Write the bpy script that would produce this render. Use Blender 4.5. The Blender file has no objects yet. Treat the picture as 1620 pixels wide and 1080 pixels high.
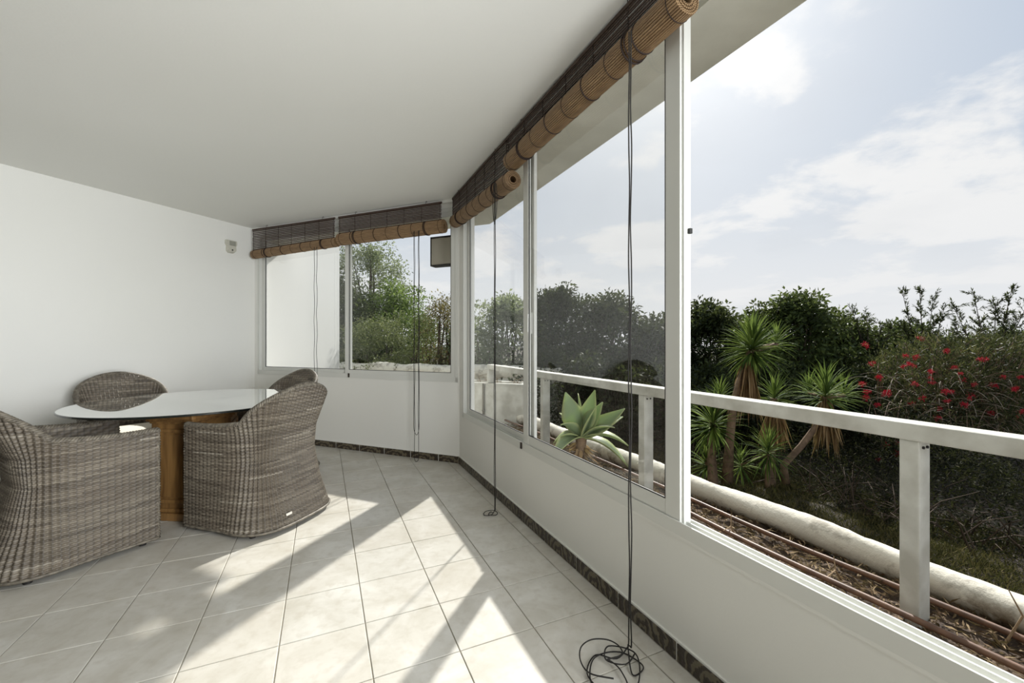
import bpy, bmesh, math, random
import numpy as np
from mathutils import Vector, Matrix
random.seed(7)
RNG = np.random.default_rng(11)
PI = math.pi
SC = bpy.context.scene
COL = SC.collection

# ------------------------------------------------------------------ camera
cam = bpy.data.cameras.new('camera'); cam.sensor_width = 36; cam.lens = 660/1620*36
cam.clip_start = .05; cam.clip_end = 500
camo = bpy.data.objects.new('camera', cam); COL.objects.link(camo)
camo.location = (0, 0, 1.2); camo.rotation_euler = (PI/2, 0, 0)
SC.camera = camo
# ------------------------------------------------------------------ exposure
SC.view_settings.view_transform = 'Standard'; SC.view_settings.look = 'None'
SC.view_settings.gamma = 1; SC.view_settings.use_curve_mapping = False
SC.view_settings.exposure = 0.0
SC.cycles.max_bounces = 12; SC.cycles.diffuse_bounces = 8; SC.cycles.transparent_max_bounces = 16
SC.cycles.use_denoising = True
# ------------------------------------------------------------------ sun
SUN_AZ = Vector((.334, .943)); SUN_EL = math.radians(38.4)
sund = Vector((SUN_AZ.x*math.cos(SUN_EL), SUN_AZ.y*math.cos(SUN_EL), math.sin(SUN_EL))).normalized()
sl = bpy.data.lights.new('sun', 'SUN'); sl.energy = 7.0; sl.angle = math.radians(1.2); sl.color = (1, .97, .92)
so = bpy.data.objects.new('sun', sl); COL.objects.link(so)
so.rotation_euler = sund.to_track_quat('Z', 'Y').to_euler(); so.location = (3, 8, 8)
# ------------------------------------------------------------------ sky
SKY_STRENGTH = 1.0
w = bpy.data.worlds.new('sky'); SC.world = w; w.use_nodes = True
nt = w.node_tree; nt.nodes.clear()
def N(nt, t, **k):
    n = nt.nodes.new(t)
    for a, b in k.items():
        if a == 'inp':
            for i, v in b.items(): n.inputs[i].default_value = v
        else: setattr(n, a, b)
    return n
def mathn(nt, op, a, b=None, c=None, clamp=False):
    n = nt.nodes.new('ShaderNodeMath'); n.operation = op; n.use_clamp = clamp
    for i, v in enumerate((a, b, c)):
        if v is None: continue
        if isinstance(v, (int, float)): n.inputs[i].default_value = v
        else: nt.links.new(v, n.inputs[i])
    return n.outputs[0]
def mixc(nt, f, a, b, bt='MIX'):
    n = nt.nodes.new('ShaderNodeMix'); n.data_type = 'RGBA'; n.blend_type = bt; n.clamp_factor = True
    for i, v in ((0, f), (6, a), (7, b)):
        if hasattr(v, 'node'): nt.links.new(v, n.inputs[i])
        elif i == 0: n.inputs[0].default_value = v
        else: n.inputs[i].default_value = (*v, 1) if len(v) == 3 else v
    return n.outputs[2]
def ramp(nt, f, stops):
    n = nt.nodes.new('ShaderNodeValToRGB')
    while len(n.color_ramp.elements) > 1: n.color_ramp.elements.remove(n.color_ramp.elements[-1])
    e = n.color_ramp.elements[0]; e.position = stops[0][0]; e.color = (*stops[0][1], 1)
    for p, c in stops[1:]:
        e = n.color_ramp.elements.new(p); e.color = (*c, 1)
    nt.links.new(f, n.inputs[0]); return n.outputs[0]
tc = N(nt, 'ShaderNodeTexCoord'); sep = N(nt, 'ShaderNodeSeparateXYZ'); nt.links.new(tc.outputs['Generated'], sep.inputs[0])
X_, Y_, Z_ = sep.outputs
zc = mathn(nt, 'ADD', mathn(nt, 'MAXIMUM', Z_, 0.0), .22)
u_ = mathn(nt, 'DIVIDE', X_, zc); v_ = mathn(nt, 'DIVIDE', Y_, zc)
cmb = N(nt, 'ShaderNodeCombineXYZ'); nt.links.new(u_, cmb.inputs[0]); nt.links.new(v_, cmb.inputs[1])
def wnoise(scale, det, rough, off, dist=0.0):
    mp = N(nt, 'ShaderNodeMapping'); mp.inputs['Location'].default_value = off; nt.links.new(cmb.outputs[0], mp.inputs[0])
    n = N(nt, 'ShaderNodeTexNoise'); n.inputs['Scale'].default_value = scale; n.inputs['Detail'].default_value = det
    n.inputs['Roughness'].default_value = rough; n.inputs['Distortion'].default_value = dist
    nt.links.new(mp.outputs[0], n.inputs['Vector']); return n.outputs[0]
c1 = wnoise(1.9, 10, .55, (3.1, 1.3, 0), .25); c2 = wnoise(.9, 4, .5, (7.7, 2.2, 0)); c3 = wnoise(5.5, 6, .6, (1.2, 9, 0), .2)
cl = mathn(nt, 'ADD', mathn(nt, 'MULTIPLY', c1, .62), mathn(nt, 'ADD', mathn(nt, 'MULTIPLY', c2, .25), mathn(nt, 'MULTIPLY', c3, .13)))
dotn = N(nt, 'ShaderNodeVectorMath', operation='DOT_PRODUCT'); nt.links.new(tc.outputs['Generated'], dotn.inputs[0]); dotn.inputs[1].default_value = sund
sunf = mathn(nt, 'MAXIMUM', dotn.outputs['Value'], 0.0)
glow = mathn(nt, 'POWER', sunf, 7.0)
# blueness grows with height and away from the sun
hgt = N(nt, 'ShaderNodeMapRange', interpolation_type='SMOOTHSTEP', inp={1: .02, 2: .62}); nt.links.new(Z_, hgt.inputs[0])
blue = mixc(nt, hgt.outputs[0], (.66, .72, .79), (.32, .44, .62))
blue = mixc(nt, mathn(nt, 'MULTIPLY', glow, .85), blue, (.92, .92, .91))
cm = N(nt, 'ShaderNodeMapRange', interpolation_type='SMOOTHSTEP', inp={1: .475, 2: .555}); nt.links.new(cl, cm.inputs[0])
skyc = mixc(nt, mathn(nt, 'MULTIPLY', cm.outputs[0], .95), blue, (.90, .90, .895))
hz = N(nt, 'ShaderNodeMapRange', interpolation_type='SMOOTHSTEP', inp={1: .0, 2: .34, 3: 1.0, 4: 0.0}); nt.links.new(Z_, hz.inputs[0])
skyc = mixc(nt, mathn(nt, 'MULTIPLY', hz.outputs[0], .92), skyc, (.83, .84, .85))
sh = wnoise(1.7, 5, .55, (5, 5, 0))
skyc = mixc(nt, mathn(nt, 'MULTIPLY', mathn(nt, 'SUBTRACT', sh, .5, clamp=True), .9), skyc, (.60, .63, .67))
vm = N(nt, 'ShaderNodeVectorMath', operation='SCALE'); nt.links.new(skyc, vm.inputs[0])
nt.links.new(mathn(nt, 'MULTIPLY_ADD', mathn(nt, 'POWER', sunf, 30.0), .35, 1.0), vm.inputs['Scale'])
bg = N(nt, 'ShaderNodeBackground'); bg.inputs[1].default_value = SKY_STRENGTH
nt.links.new(vm.outputs[0], bg.inputs[0]); wo = N(nt, 'ShaderNodeOutputWorld'); nt.links.new(bg.outputs[0], wo.inputs[0])
# ------------------------------------------------------------------ added fill lamp, stands in for daylight on the left wall
REAR = 82.0
al = bpy.data.lights.new('rear_fill_lamp', 'AREA'); al.shape = 'RECTANGLE'; al.size = 1.1; al.size_y = 1.8; al.energy = REAR; al.spread = math.radians(105); al.color = (.97, .99, 1)
ao = bpy.data.objects.new('rear_fill_lamp', al); COL.objects.link(ao)
# it stands in the open stretch of the window wall beside and behind the camera and faces across the room
ao.location = (1.50, -.42, 1.4); ao.rotation_euler = Vector((.87, -.49, .0)).to_track_quat('Z', 'Y').to_euler()

# ================================================================== helpers
def S(r, g, b):
    f = lambda c: ((c/255+.055)/1.055)**2.4 if c/255 > .04045 else c/255/12.92
    return (f(r), f(g), f(b))
def mat(name, color=(.8, .8, .8), rough=.5, metal=0.0, noise=None, bump=0.0, bscale=200, spec=.5, extra=None):
    m = bpy.data.materials.new(name); m.use_nodes = True; nt = m.node_tree
    b = nt.nodes['Principled BSDF']; b.inputs['Base Color'].default_value = (*color, 1)
    b.inputs['Roughness'].default_value = rough; b.inputs['Metallic'].default_value = metal
    b.inputs['Specular IOR Level'].default_value = spec
    tc = nt.nodes.new('ShaderNodeTexCoord')
    if noise:
        sc, c2, det = noise
        n = N(nt, 'ShaderNodeTexNoise', inp={'Scale': sc, 'Detail': det}); nt.links.new(tc.outputs['Object'], n.inputs['Vector'])
        mr = N(nt, 'ShaderNodeMapRange', inp={1: .35, 2: .65}); nt.links.new(n.outputs[0], mr.inputs[0])
        nt.links.new(mixc(nt, mr.outputs[0], color, c2), b.inputs['Base Color'])
    if bump:
        n = N(nt, 'ShaderNodeTexNoise', inp={'Scale': bscale, 'Detail': 4.0}); nt.links.new(tc.outputs['Object'], n.inputs['Vector'])
        bp = N(nt, 'ShaderNodeBump', inp={'Strength': bump, 'Distance': .01}); nt.links.new(n.outputs[0], bp.inputs['Height'])
        nt.links.new(bp.outputs[0], b.inputs['Normal'])
    if extra: extra(nt, b, tc)
    return m
def P(o, **k):
    for a, b in k.items(): o[a] = b
    return o
def thing(o, label, cat, group=None):
    o['label'] = label; o['category'] = cat
    if group: o['group'] = group
    return o
def empty(name, loc=(0, 0, 0), rz=0, parent=None):
    o = bpy.data.objects.new(name, None); COL.objects.link(o); o.location = loc; o.rotation_euler = (0, 0, rz)
    o.empty_display_size = .1
    if parent: o.parent = parent
    return o
def link(name, me, m=None, parent=None, smooth=False):
    o = bpy.data.objects.new(name, me); COL.objects.link(o)
    if m is not None and not me.materials: me.materials.append(m)
    if parent: o.parent = parent
    if smooth: me.polygons.foreach_set('use_smooth', [True]*len(me.polygons))
    return o
class MB:
    def __init__(s): s.v = []; s.f = []
    def add(s, vs, fs):
        n = len(s.v); s.v += [tuple(v) for v in vs]; s.f += [tuple(i+n for i in f) for f in fs]; return s
    def prism(s, poly, z0, z1):
        n = len(poly); a = sum(poly[i][0]*poly[(i+1) % n][1]-poly[(i+1) % n][0]*poly[i][1] for i in range(n))
        if a < 0: poly = poly[::-1]
        vs = [(p[0], p[1], z0) for p in poly]+[(p[0], p[1], z1) for p in poly]
        fs = [tuple(range(n-1, -1, -1)), tuple(range(n, 2*n))]+[(i, (i+1) % n, n+(i+1) % n, n+i) for i in range(n)]
        return s.add(vs, fs)
    def box(s, x0, x1, y0, y1, z0, z1): return s.prism([(x0, y0), (x1, y0), (x1, y1), (x0, y1)], z0, z1)
    def fbox(s, fr, t0, t1, o0, o1, z0, z1):
        return s.prism([fr(t0, o0), fr(t1, o0), fr(t1, o1), fr(t0, o1)], z0, z1)
    def tube(s, pts, r, seg=8, caps=True, closed=False):
        pts = [Vector(p) for p in pts]; n = len(pts)
        rs = r if isinstance(r, (list, tuple)) else [r]*n
        up = None; base = len(s.v)
        for i, p in enumerate(pts):
            d = (pts[min(i+1, n-1)]-pts[max(i-1, 0)])
            if closed: d = pts[(i+1) % n]-pts[i-1]
            if d.length < 1e-9: d = Vector((0, 0, 1))
            d.normalize()
            if up is None: up = d.orthogonal().normalized()
            up = (up-d*up.dot(d))
            up = up.normalized() if up.length > 1e-6 else d.orthogonal().normalized()
            b = d.cross(up)
            for k in range(seg):
                a = 2*PI*k/seg; s.v.append(tuple(p+(up*math.cos(a)+b*math.sin(a))*rs[i]))
        for i in range(n if closed else n-1):
            j = (i+1) % n
            for k in range(seg):
                k2 = (k+1) % seg
                s.f.append((base+i*seg+k, base+i*seg+k2, base+j*seg+k2, base+j*seg+k))
        if caps and not closed:
            s.f.append(tuple(base+k for k in range(seg-1, -1, -1))); s.f.append(tuple(base+(n-1)*seg+k for k in range(seg)))
        return s
    def mesh(s, name):
        me = bpy.data.meshes.new(name); me.from_pydata(s.v, [], s.f); me.update(); return me
    def build(s, name, m, parent=None, smooth=False, bevel=0):
        o = link(name, s.mesh(name), m, parent, smooth)
        if bevel:
            md = o.modifiers.new('bevel', 'BEVEL'); md.width = bevel; md.segments = 2; md.limit_method = 'ANGLE'
        return o
def npmesh(name, V, F, attr=None, uv=None):
    """V (n,3), F (m,k) arrays"""
    me = bpy.data.meshes.new(name); m, k = F.shape
    me.vertices.add(len(V)); me.vertices.foreach_set('co', np.ascontiguousarray(V, dtype=np.float32).ravel())
    me.loops.add(m*k); me.loops.foreach_set('vertex_index', F.astype(np.int32).ravel())
    me.polygons.add(m); me.polygons.foreach_set('loop_start', np.arange(0, m*k, k, dtype=np.int32))
    if uv is not None:
        l = me.uv_layers.new(name='UVMap'); l.data.foreach_set('uv', np.ascontiguousarray(uv[F.ravel()], dtype=np.float32).ravel())
    if attr is not None:
        a = me.attributes.new('shade', 'FLOAT', 'FACE'); a.data.foreach_set('value', attr.astype(np.float32))
    me.update(calc_edges=True); return me

# wall frames: (distance along wall, outward offset) -> xy
C0 = (-.516, 4.104); dR = (.4115, -.9114); nR = (.9114, .4115)
dF = (-.9257, .3783); nF = (.3783, .9257); dL = (-.3905, -.9206); nL = (-.9206, .3905)
LF = 2.91; L0 = (C0[0]+LF*dF[0], C0[1]+LF*dF[1])
RLEN = 7.0; LLEN = 8.2
FR = lambda t, o=0: (C0[0]+t*dR[0]+o*nR[0], C0[1]+t*dR[1]+o*nR[1])
FF = lambda t, o=0: (C0[0]+t*dF[0]+o*nF[0], C0[1]+t*dF[1]+o*nF[1])
FL = lambda t, o=0: (L0[0]+t*dL[0]+o*nL[0], L0[1]+t*dL[1]+o*nL[1])
def v3(xy, z): return (xy[0], xy[1], z)
CEIL = 2.6
ROOM = [C0, L0, FL(LLEN), FR(RLEN)]
def meet(F1, o1, F2, o2):   # intersection of two offset wall lines
    a = Vector(F1(0, o1)); b = Vector(F1(1, o1)); c = Vector(F2(0, o2)); d = Vector(F2(1, o2))
    r = b-a; s = d-c; k = ((c-a).x*s.y-(c-a).y*s.x)/(r.x*s.y-r.y*s.x); q = a+r*k; return (q.x, q.y)

# ================================================================== materials
M_wall = mat('white_plaster', S(231, 231, 227), .7, noise=(.6, S(228, 228, 223), 2.0), bump=.04, bscale=60)
M_soff = mat('exterior_plaster', S(222, 220, 208), .8, noise=(3, S(205, 203, 190), 4.0), bump=.1, bscale=30)
M_pvc = mat('white_aluminium', S(214, 215, 210), .32)
M_gask = mat('dark_gasket', S(40, 40, 38), .6)
M_cap = mat('brown_end_cap', S(45, 34, 26), .6)
M_conc = mat('painted_concrete', S(206, 206, 198), .75, noise=(9, S(176, 174, 164), 6.0), bump=.25, bscale=25)
M_cord = mat('black_cord', S(30, 27, 24), .7)
M_cush = mat('cream_cushion', S(226, 220, 206), .9, bump=.1, bscale=400)
def tile_extra(nt, b, tc):
    oi = N(nt, 'ShaderNodeObjectInfo')
    geo = N(nt, 'ShaderNodeNewGeometry')
    n1 = N(nt, 'ShaderNodeTexNoise', inp={'Scale': 4.5, 'Detail': 7.0, 'Roughness': .62, 'Distortion': .6}); nt.links.new(geo.outputs['Position'], n1.inputs['Vector'])
    n2 = N(nt, 'ShaderNodeTexNoise', inp={'Scale': 22.0, 'Detail': 5.0}); nt.links.new(geo.outputs['Position'], n2.inputs['Vector'])
    mr = N(nt, 'ShaderNodeMapRange', inp={1: .32, 2: .68}); nt.links.new(n1.outputs[0], mr.inputs[0])
    c = mixc(nt, mr.outputs[0], S(200, 198, 191), S(176, 172, 161))
    mr2 = N(nt, 'ShaderNodeMapRange', inp={1: .5, 2: .75, 4: .5}); nt.links.new(n2.outputs[0], mr2.inputs[0])
    c = mixc(nt, mr2.outputs[0], c, S(164, 157, 144))
    c = mixc(nt, mathn(nt, 'MULTIPLY', oi.outputs['Random'], .22), c, S(184, 176, 162))
    nt.links.new(c, b.inputs['Base Color'])
    bp = N(nt, 'ShaderNodeBump', inp={'Strength': .12, 'Distance': .004}); nt.links.new(n1.outputs[0], bp.inputs['Height']); nt.links.new(bp.outputs[0], b.inputs['Normal'])
M_tile = mat('floor_tile', rough=.36, extra=tile_extra)
M_grout = mat('grout', S(150, 145, 132), .9)
def bt_extra(nt, b, tc):
    mp = N(nt, 'ShaderNodeMapping', inp={'Scale': (1, 1, 1)}); nt.links.new(tc.outputs['Object'], mp.inputs[0])
    wv = N(nt, 'ShaderNodeTexWave', wave_type='RINGS', inp={'Scale': 9.0, 'Distortion': 7.0, 'Detail': 2.0, 'Detail Scale': 2.5}); nt.links.new(mp.outputs[0], wv.inputs['Vector'])
    mr = N(nt, 'ShaderNodeMapRange', inp={1: .55, 2: .8}); nt.links.new(wv.outputs[0], mr.inputs[0])
    nt.links.new(mixc(nt, mr.outputs[0], S(52, 44, 36), S(104, 96, 78)), b.inputs['Base Color'])
    bp = N(nt, 'ShaderNodeBump', inp={'Strength': .5, 'Distance': .004}); nt.links.new(wv.outputs[0], bp.inputs['Height']); nt.links.new(bp.outputs[0], b.inputs['Normal'])
M_btile = mat('scroll_tile', rough=.35, extra=bt_extra)
# clear glass: thin see-through sheet with mirror-like surface reflection
M_glass = bpy.data.materials.new('window_glass'); M_glass.use_nodes = True; g = M_glass.node_tree; g.nodes.clear()
tr = N(g, 'ShaderNodeBsdfTransparent', inp={0: (.99, .993, .99, 1)}); gl = N(g, 'ShaderNodeBsdfGlossy', inp={'Roughness': .02})
df = N(g, 'ShaderNodeBsdfDiffuse', inp={0: (.7, .7, .68, 1)})
fz = N(g, 'ShaderNodeFresnel', inp={0: 1.45}); ms = N(g, 'ShaderNodeMixShader'); ms2 = N(g, 'ShaderNodeMixShader')
gtc = N(g, 'ShaderNodeTexCoord'); gn = N(g, 'ShaderNodeTexNoise', inp={'Scale': 3.0, 'Detail': 5.0}); g.links.new(gtc.outputs['Object'], gn.inputs[0])
gm = N(g, 'ShaderNodeMapRange', inp={1: .45, 2: .8, 3: .0003, 4: .004}); g.links.new(gn.outputs[0], gm.inputs[0])
g.links.new(gm.outputs[0], ms2.inputs[0]); g.links.new(tr.outputs[0], ms2.inputs[1]); g.links.new(df.outputs[0], ms2.inputs[2])
g.links.new(mathn(g, 'MULTIPLY', fz.outputs[0], .15), ms.inputs[0]); g.links.new(ms2.outputs[0], ms.inputs[1]); g.links.new(gl.outputs[0], ms.inputs[2])
go = N(g, 'ShaderNodeOutputMaterial'); g.links.new(ms.outputs[0], go.inputs[0])

# ================================================================== the setting
FT = .12
floor = MB().prism([FL(LLEN+.1, .1), FR(RLEN+.1, .1), meet(FR, .1, FF, .1), meet(FF, .1, FL, .1)], -.2, -.004).build('floor', M_grout); P(floor, kind='structure')
# tiles on the grid measured along and across the right-hand wall
PT = .3215; gq0 = .161; gr0 = 1.880
d1 = (-.4115, .9114)
def QR(q, r): return (q*nR[0]+r*d1[0], q*nR[1]+r*d1[1])
poly_in = [FR(RLEN), C0, L0, FL(LLEN)]
def clip(poly, a, b):   # keep the side containing the room centre
    cx, cy = -2.0, 1.5
    side = lambda p: (b[0]-a[0])*(p[1]-a[1])-(b[1]-a[1])*(p[0]-a[0])
    sg = 1 if side((cx, cy)) > 0 else -1; out = []
    for i in range(len(poly)):
        p, q = poly[i], poly[(i+1) % len(poly)]; sp, sq = side(p)*sg, side(q)*sg
        if sp >= 0: out.append(p)
        if sp*sq < 0:
            k = sp/(sp-sq); out.append((p[0]+(q[0]-p[0])*k, p[1]+(q[1]-p[1])*k))
    return out
gap = .0022; ch = .0018
def tile_geo(poly, z0=-.006, z1=0.0):
    n = len(poly); cx = sum(p[0] for p in poly)/n; cy = sum(p[1] for p in poly)/n
    def ins(p, d):
        v = Vector((p[0]-cx, p[1]-cy)); l = v.length; v *= max(0, (l-d*1.41))/l if l else 0; return (cx+v.x, cy+v.y)
    o = poly; i = [ins(p, ch) for p in poly]
    vs = [(p[0], p[1], z0) for p in o]+[(p[0], p[1], z1-ch*.6) for p in o]+[(p[0], p[1], z1) for p in i]
    fs = [(k, (k+1) % n, n+(k+1) % n, n+k) for k in range(n)]+[(n+k, n+(k+1) % n, 2*n+(k+1) % n, 2*n+k) for k in range(n)]+[tuple(range(2*n, 3*n))]
    return vs, fs
full = None; rest = MB(); cnt = 0
for iq in range(-24, 6):
    for ir in range(-22, 16):
        q0 = gq0+iq*PT; r0 = gr0+ir*PT
        cc = QR(q0+PT/2, r0+PT/2)
        rect = [QR(q0+gap, r0+gap), QR(q0+PT-gap, r0+gap), QR(q0+PT-gap, r0+PT-gap), QR(q0+gap, r0+PT-gap)]
        pl = rect[::-1] if False else rect
        for k in range(4):
            pl = clip(pl, poly_in[k], poly_in[(k+1) % 4])
            if len(pl) < 3: break
        if len(pl) < 3: continue
        ar = abs(sum(pl[i][0]*pl[(i+1) % len(pl)][1]-pl[(i+1) % len(pl)][0]*pl[i][1] for i in range(len(pl))))/2
        if ar < 2e-4: continue
        sgn = sum(pl[i][0]*pl[(i+1) % len(pl)][1]-pl[(i+1) % len(pl)][0]*pl[i][1] for i in range(len(pl)))
        if sgn < 0: pl = pl[::-1]
        if cc[1] < .35:
            rest.add(*tile_geo(pl)); continue
        cnt += 1
        dz = random.uniform(-.0004, .0004)
        if len(pl) == 4 and ar > .99*(PT-2*gap)**2:
            if full is None:
                vs, fs = tile_geo([(p[0]-cc[0], p[1]-cc[1]) for p in pl]); mb = MB(); mb.add(vs, fs); full = mb.mesh('tile'); full.materials.append(M_tile)
            o = link('tile', full, None, floor); o.location = (cc[0], cc[1], dz)
        else:
            mb = MB(); mb.add(*tile_geo([(p[0]-cc[0], p[1]-cc[1]) for p in pl])); o = mb.build('tile', M_tile, floor); o.location = (cc[0], cc[1], dz)
o = rest.build('tile_field', M_tile, floor); o['kind'] = 'stuff'

RS = .526; FS = .85; WH = 2.53   # sills and window head
FRM = .054
cR = meet(FR, FT, FF, FT); cL = meet(FF, FT, FL, FT)
# right wall: parapet, head beam, and the solid stretch behind the camera
b = MB(); b.prism([C0, FR(RLEN), FR(RLEN, FT), cR], -.3, RS-FRM); b.prism([C0, FR(RLEN), FR(RLEN, FT), cR], WH, CEIL+.05)
b.fbox(FR, 6.3, RLEN, 0, FT, RS-FRM-.01, WH+.01)
b.prism([C0, FR(.1), FR(.1, FT), cR], RS-FRM, WH)
P(b.build('wall_right', M_wall), kind='structure')
b = MB(); b.prism([C0, FF(LF), cL, cR], -.3, FS-.045); b.prism([C0, FF(LF), cL, cR], WH, CEIL+.05)
b.prism([C0, FF(.015), FF(.015, FT), cR], FS-.045, WH); b.fbox(FF, LF-.055, LF, 0, FT, FS-.045, WH)
P(b.build('wall_far', M_wall), kind='structure')
b = MB(); b.prism([L0, FL(3.3), FL(3.3, .25), FL(-.12, .25), cL], -.3, CEIL+.05)
P(b.build('wall_left', M_wall), kind='structure')
M_rear = mat('taupe_bounce_cut', S(92, 86, 78), .8, noise=(1.2, S(84, 78, 70), 3.0))  # dark tone given to the unseen rear walls to cut bounce light
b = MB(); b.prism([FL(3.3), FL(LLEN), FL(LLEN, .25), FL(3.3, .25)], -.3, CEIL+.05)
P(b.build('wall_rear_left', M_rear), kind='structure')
b = MB(); b.prism([(L0[0]+.03, L0[1]+.13), (-2.933, 7.09), (-3.24, 7.14), (L0[0]-.3, L0[1]+.25)], -.4, 2.95)
P(b.build('wall_garden_side', M_wall), kind='structure')
bw0, bw1 = FL(LLEN, .25), FR(RLEN, FT)
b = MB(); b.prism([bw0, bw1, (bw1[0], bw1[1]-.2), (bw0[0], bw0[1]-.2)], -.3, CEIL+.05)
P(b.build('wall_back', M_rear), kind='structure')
oR = meet(FR, .46, FF, .58)
b = MB(); b.prism([bw0, bw1, cR, cL, FL(0, .25)], CEIL, CEIL+.25)
P(b.build('ceiling', M_wall), kind='structure')
b = MB(); b.prism([cR, FR(RLEN, FT), FR(RLEN, .46), oR], 2.5, CEIL+.3); b.prism([cR, oR, FF(LF+.4, .58), FF(LF+.4, FT)], 2.5, CEIL+.3)
P(b.build('roof_overhang', M_soff), kind='structure')
# pale batten where walls meet ceiling over the windows
b = MB(); b.prism([C0, FR(RLEN), FR(RLEN, -.035), meet(FR, -.035, FF, -.035)], 2.572, CEIL); b.prism([C0, FF(LF), FF(LF, -.035), meet(FR, -.035, FF, -.035)], 2.572, CEIL)
P(b.build('trim_1', M_wall), kind='structure')
# putty seam line under the windows
b = MB(); b.fbox(FR, .12, 6.3, -.0035, 0, RS-FRM-.012, RS-FRM)
P(b.build('trim_2', M_wall), kind='structure')
# baseboards of patterned tiles
def baseboard(name, fr, t0, t1, first, pitch, lim):
    b = MB(); b.fbox(fr, t0, t1, -.008, 0, 0.0005, .077); base = b.build(name, M_wall); P(base, kind='structure')
    t = first; meshes = {}
    while t < t1:
        a, c = max(t+.004, t0), min(t+pitch-.004, t1)
        if c-a > .03 and a < lim:
            mb = MB(); p0 = Vector((*fr((a+c)/2, -.008), 0)); n = MB().fbox(fr, a, c, -.008-.005, -.008, .003, .07)
            n.v = [(v[0]-p0.x, v[1]-p0.y, v[2]) for v in n.v]
            o = n.build('tile', M_btile, base, bevel=.0015); o.location = p0
        t += pitch
baseboard('baseboard_right', FR, .008, 6.9, -.295, .3415, 4.4)
baseboard('baseboard_far', FF, .008, LF-.01, -.1, .335, 9)
baseboard('baseboard_left', FL, .02, 3.28, 0, .335, 4.2)

# ------------------------------------------------------------------ windows
def sash(win, fr, t0, t1, o, z0, z1, handle=None, cap=None, st=.055, rail=.055):
    """one sliding sash lying at outward offset o"""
    th = .022
    e = empty('sash', (0, 0, 0), 0, win)
    b = MB(); b.fbox(fr, t0, t0+st, o, o+th, z0, z1); b.fbox(fr, t1-st, t1, o, o+th, z0, z1)
    f = b.build('stile', M_pvc, e, bevel=.003)
    b = MB(); b.fbox(fr, t0+st, t1-st, o+.001, o+th-.001, z0, z0+rail); b.fbox(fr, t0+st, t1-st, o+.001, o+th-.001, z1-rail, z1)
    b.build('rail', M_pvc, e, bevel=.002)
    b = MB(); b.fbox(fr, t0+st-.006, t1-st+.006, o+.009, o+.013, z0+rail-.006, z1-rail+.006)
    b.build('pane', M_glass, e)
    b = MB()
    for (a, c, zz0, zz1) in ((t0+st, t0+st+.006, z0+rail, z1-rail), (t1-st-.006, t1-st, z0+rail, z1-rail), (t0+st, t1-st, z0+rail, z0+rail+.005)):
        b.fbox(fr, a, c, o+.003, o+.009, zz0, zz1)
    b.build('gasket', M_gask, e)
    if handle:
        ht, hz = handle
        b = MB(); b.fbox(fr, ht-.012, ht+.012, o-.008, o, hz-.07, hz+.07); b.fbox(fr, ht-.008, ht+.008, o-.03, o-.008, hz+.03, hz+.06)
        b.fbox(fr, ht-.007, ht+.007, o-.034, o-.024, hz-.06, hz+.06)
        b.build('latch', M_pvc, e, bevel=.003)
    if cap:
        b = MB(); b.fbox(fr, cap-.034, cap-.016, -.012, -.003, z0-.028, z0+.016); b.build('end_cap', M_cap, e)
    return e
def window(name, fr, t0, t1, sill, depth=.06):
    wn = empty(name); P(wn, kind='structure')
    b = MB(); b.fbox(fr, t0, t1, -.004, depth, sill-FRM+.0, sill-.022)                      # sill box
    for o0 in (-.004, .025, .053): b.fbox(fr, t0, t1, o0, o0+.006, sill-.022, sill-.003)
    b.build('window_sill', M_pvc, wn)
    b = MB(); b.fbox(fr, t0, t0+.035, -.004, depth, sill-FRM, WH); b.fbox(fr, t1-.035, t1, -.004, depth, sill-FRM, WH)
    b.build('jamb', M_pvc, wn, bevel=.003)
    b = MB(); b.fbox(fr, t0+.035, t1-.035, -.004, depth, WH-.04, WH); b.build('window_head', M_pvc, wn)
    return wn
wR = window('window_2', FR, .1, 6.3, RS)
sash(wR, FR, .16, 1.535, .031, RS-.018, WH-.03, handle=(1.5, 1.32))
sash(wR, FR, 1.43, 2.783, .003, RS-.018, WH-.03, cap=1.445, st=.075, rail=.075)
b = MB(); b.fbox(FR, 2.783, 2.793, .012, .046, RS-.016, WH-.03); b.build('interlock_strip', M_pvc, wR)
b = MB(); b.fbox(FR, 2.793, 2.805, .03, .044, 1.605, 1.625); b.build('striker', M_gask, wR, bevel=.002)
wF = window('window_1', FF, .015, LF-.055, FS)
sash(wF, FF, .045, 1.46, .003, FS-.018, WH-.03, cap=1.42)
sash(wF, FF, 1.40, LF-.09, .031, FS-.018, WH-.03, handle=(1.44, 1.42))

# ------------------------------------------------------------------ garden ground and planter
M_soil = mat('soil', S(96, 80, 64), .95, noise=(14, S(58, 46, 36), 8.0), bump=1.0, bscale=60)
M_grass = mat('dry_grass_ground', S(58, 52, 34), .95, noise=(1.6, S(42, 33, 24), 8.0), bump=.8, bscale=40)
GZ = -.3
def heightgrid(name, fr, t0, t1, o0, o1, nt_, no_, zf, m, kind='structure'):
    T, O = np.meshgrid(np.linspace(t0, t1, nt_), np.linspace(o0, o1, no_), indexing='ij')
    X = C0[0]+T*fr[0][0]+O*fr[1][0]; Y = C0[1]+T*fr[0][1]+O*fr[1][1]
    V = np.stack([X, Y, zf(T, O)], -1).reshape(-1, 3)
    I = np.arange(nt_*no_).reshape(nt_, no_)
    F = np.stack([I[:-1, :-1], I[1:, :-1], I[1:, 1:], I[:-1, 1:]], -1).reshape(-1, 4)
    if fr[0][0]*fr[1][1]-fr[0][1]*fr[1][0] < 0: F = F[:, ::-1]
    me = npmesh(name, V, F); o = link(name, me, m, None, True); P(o, kind=kind); return o
ph = RNG.uniform(0, 6.28, (24, 3)); fq = RNG.normal(0, 1, (24, 2))
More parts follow.
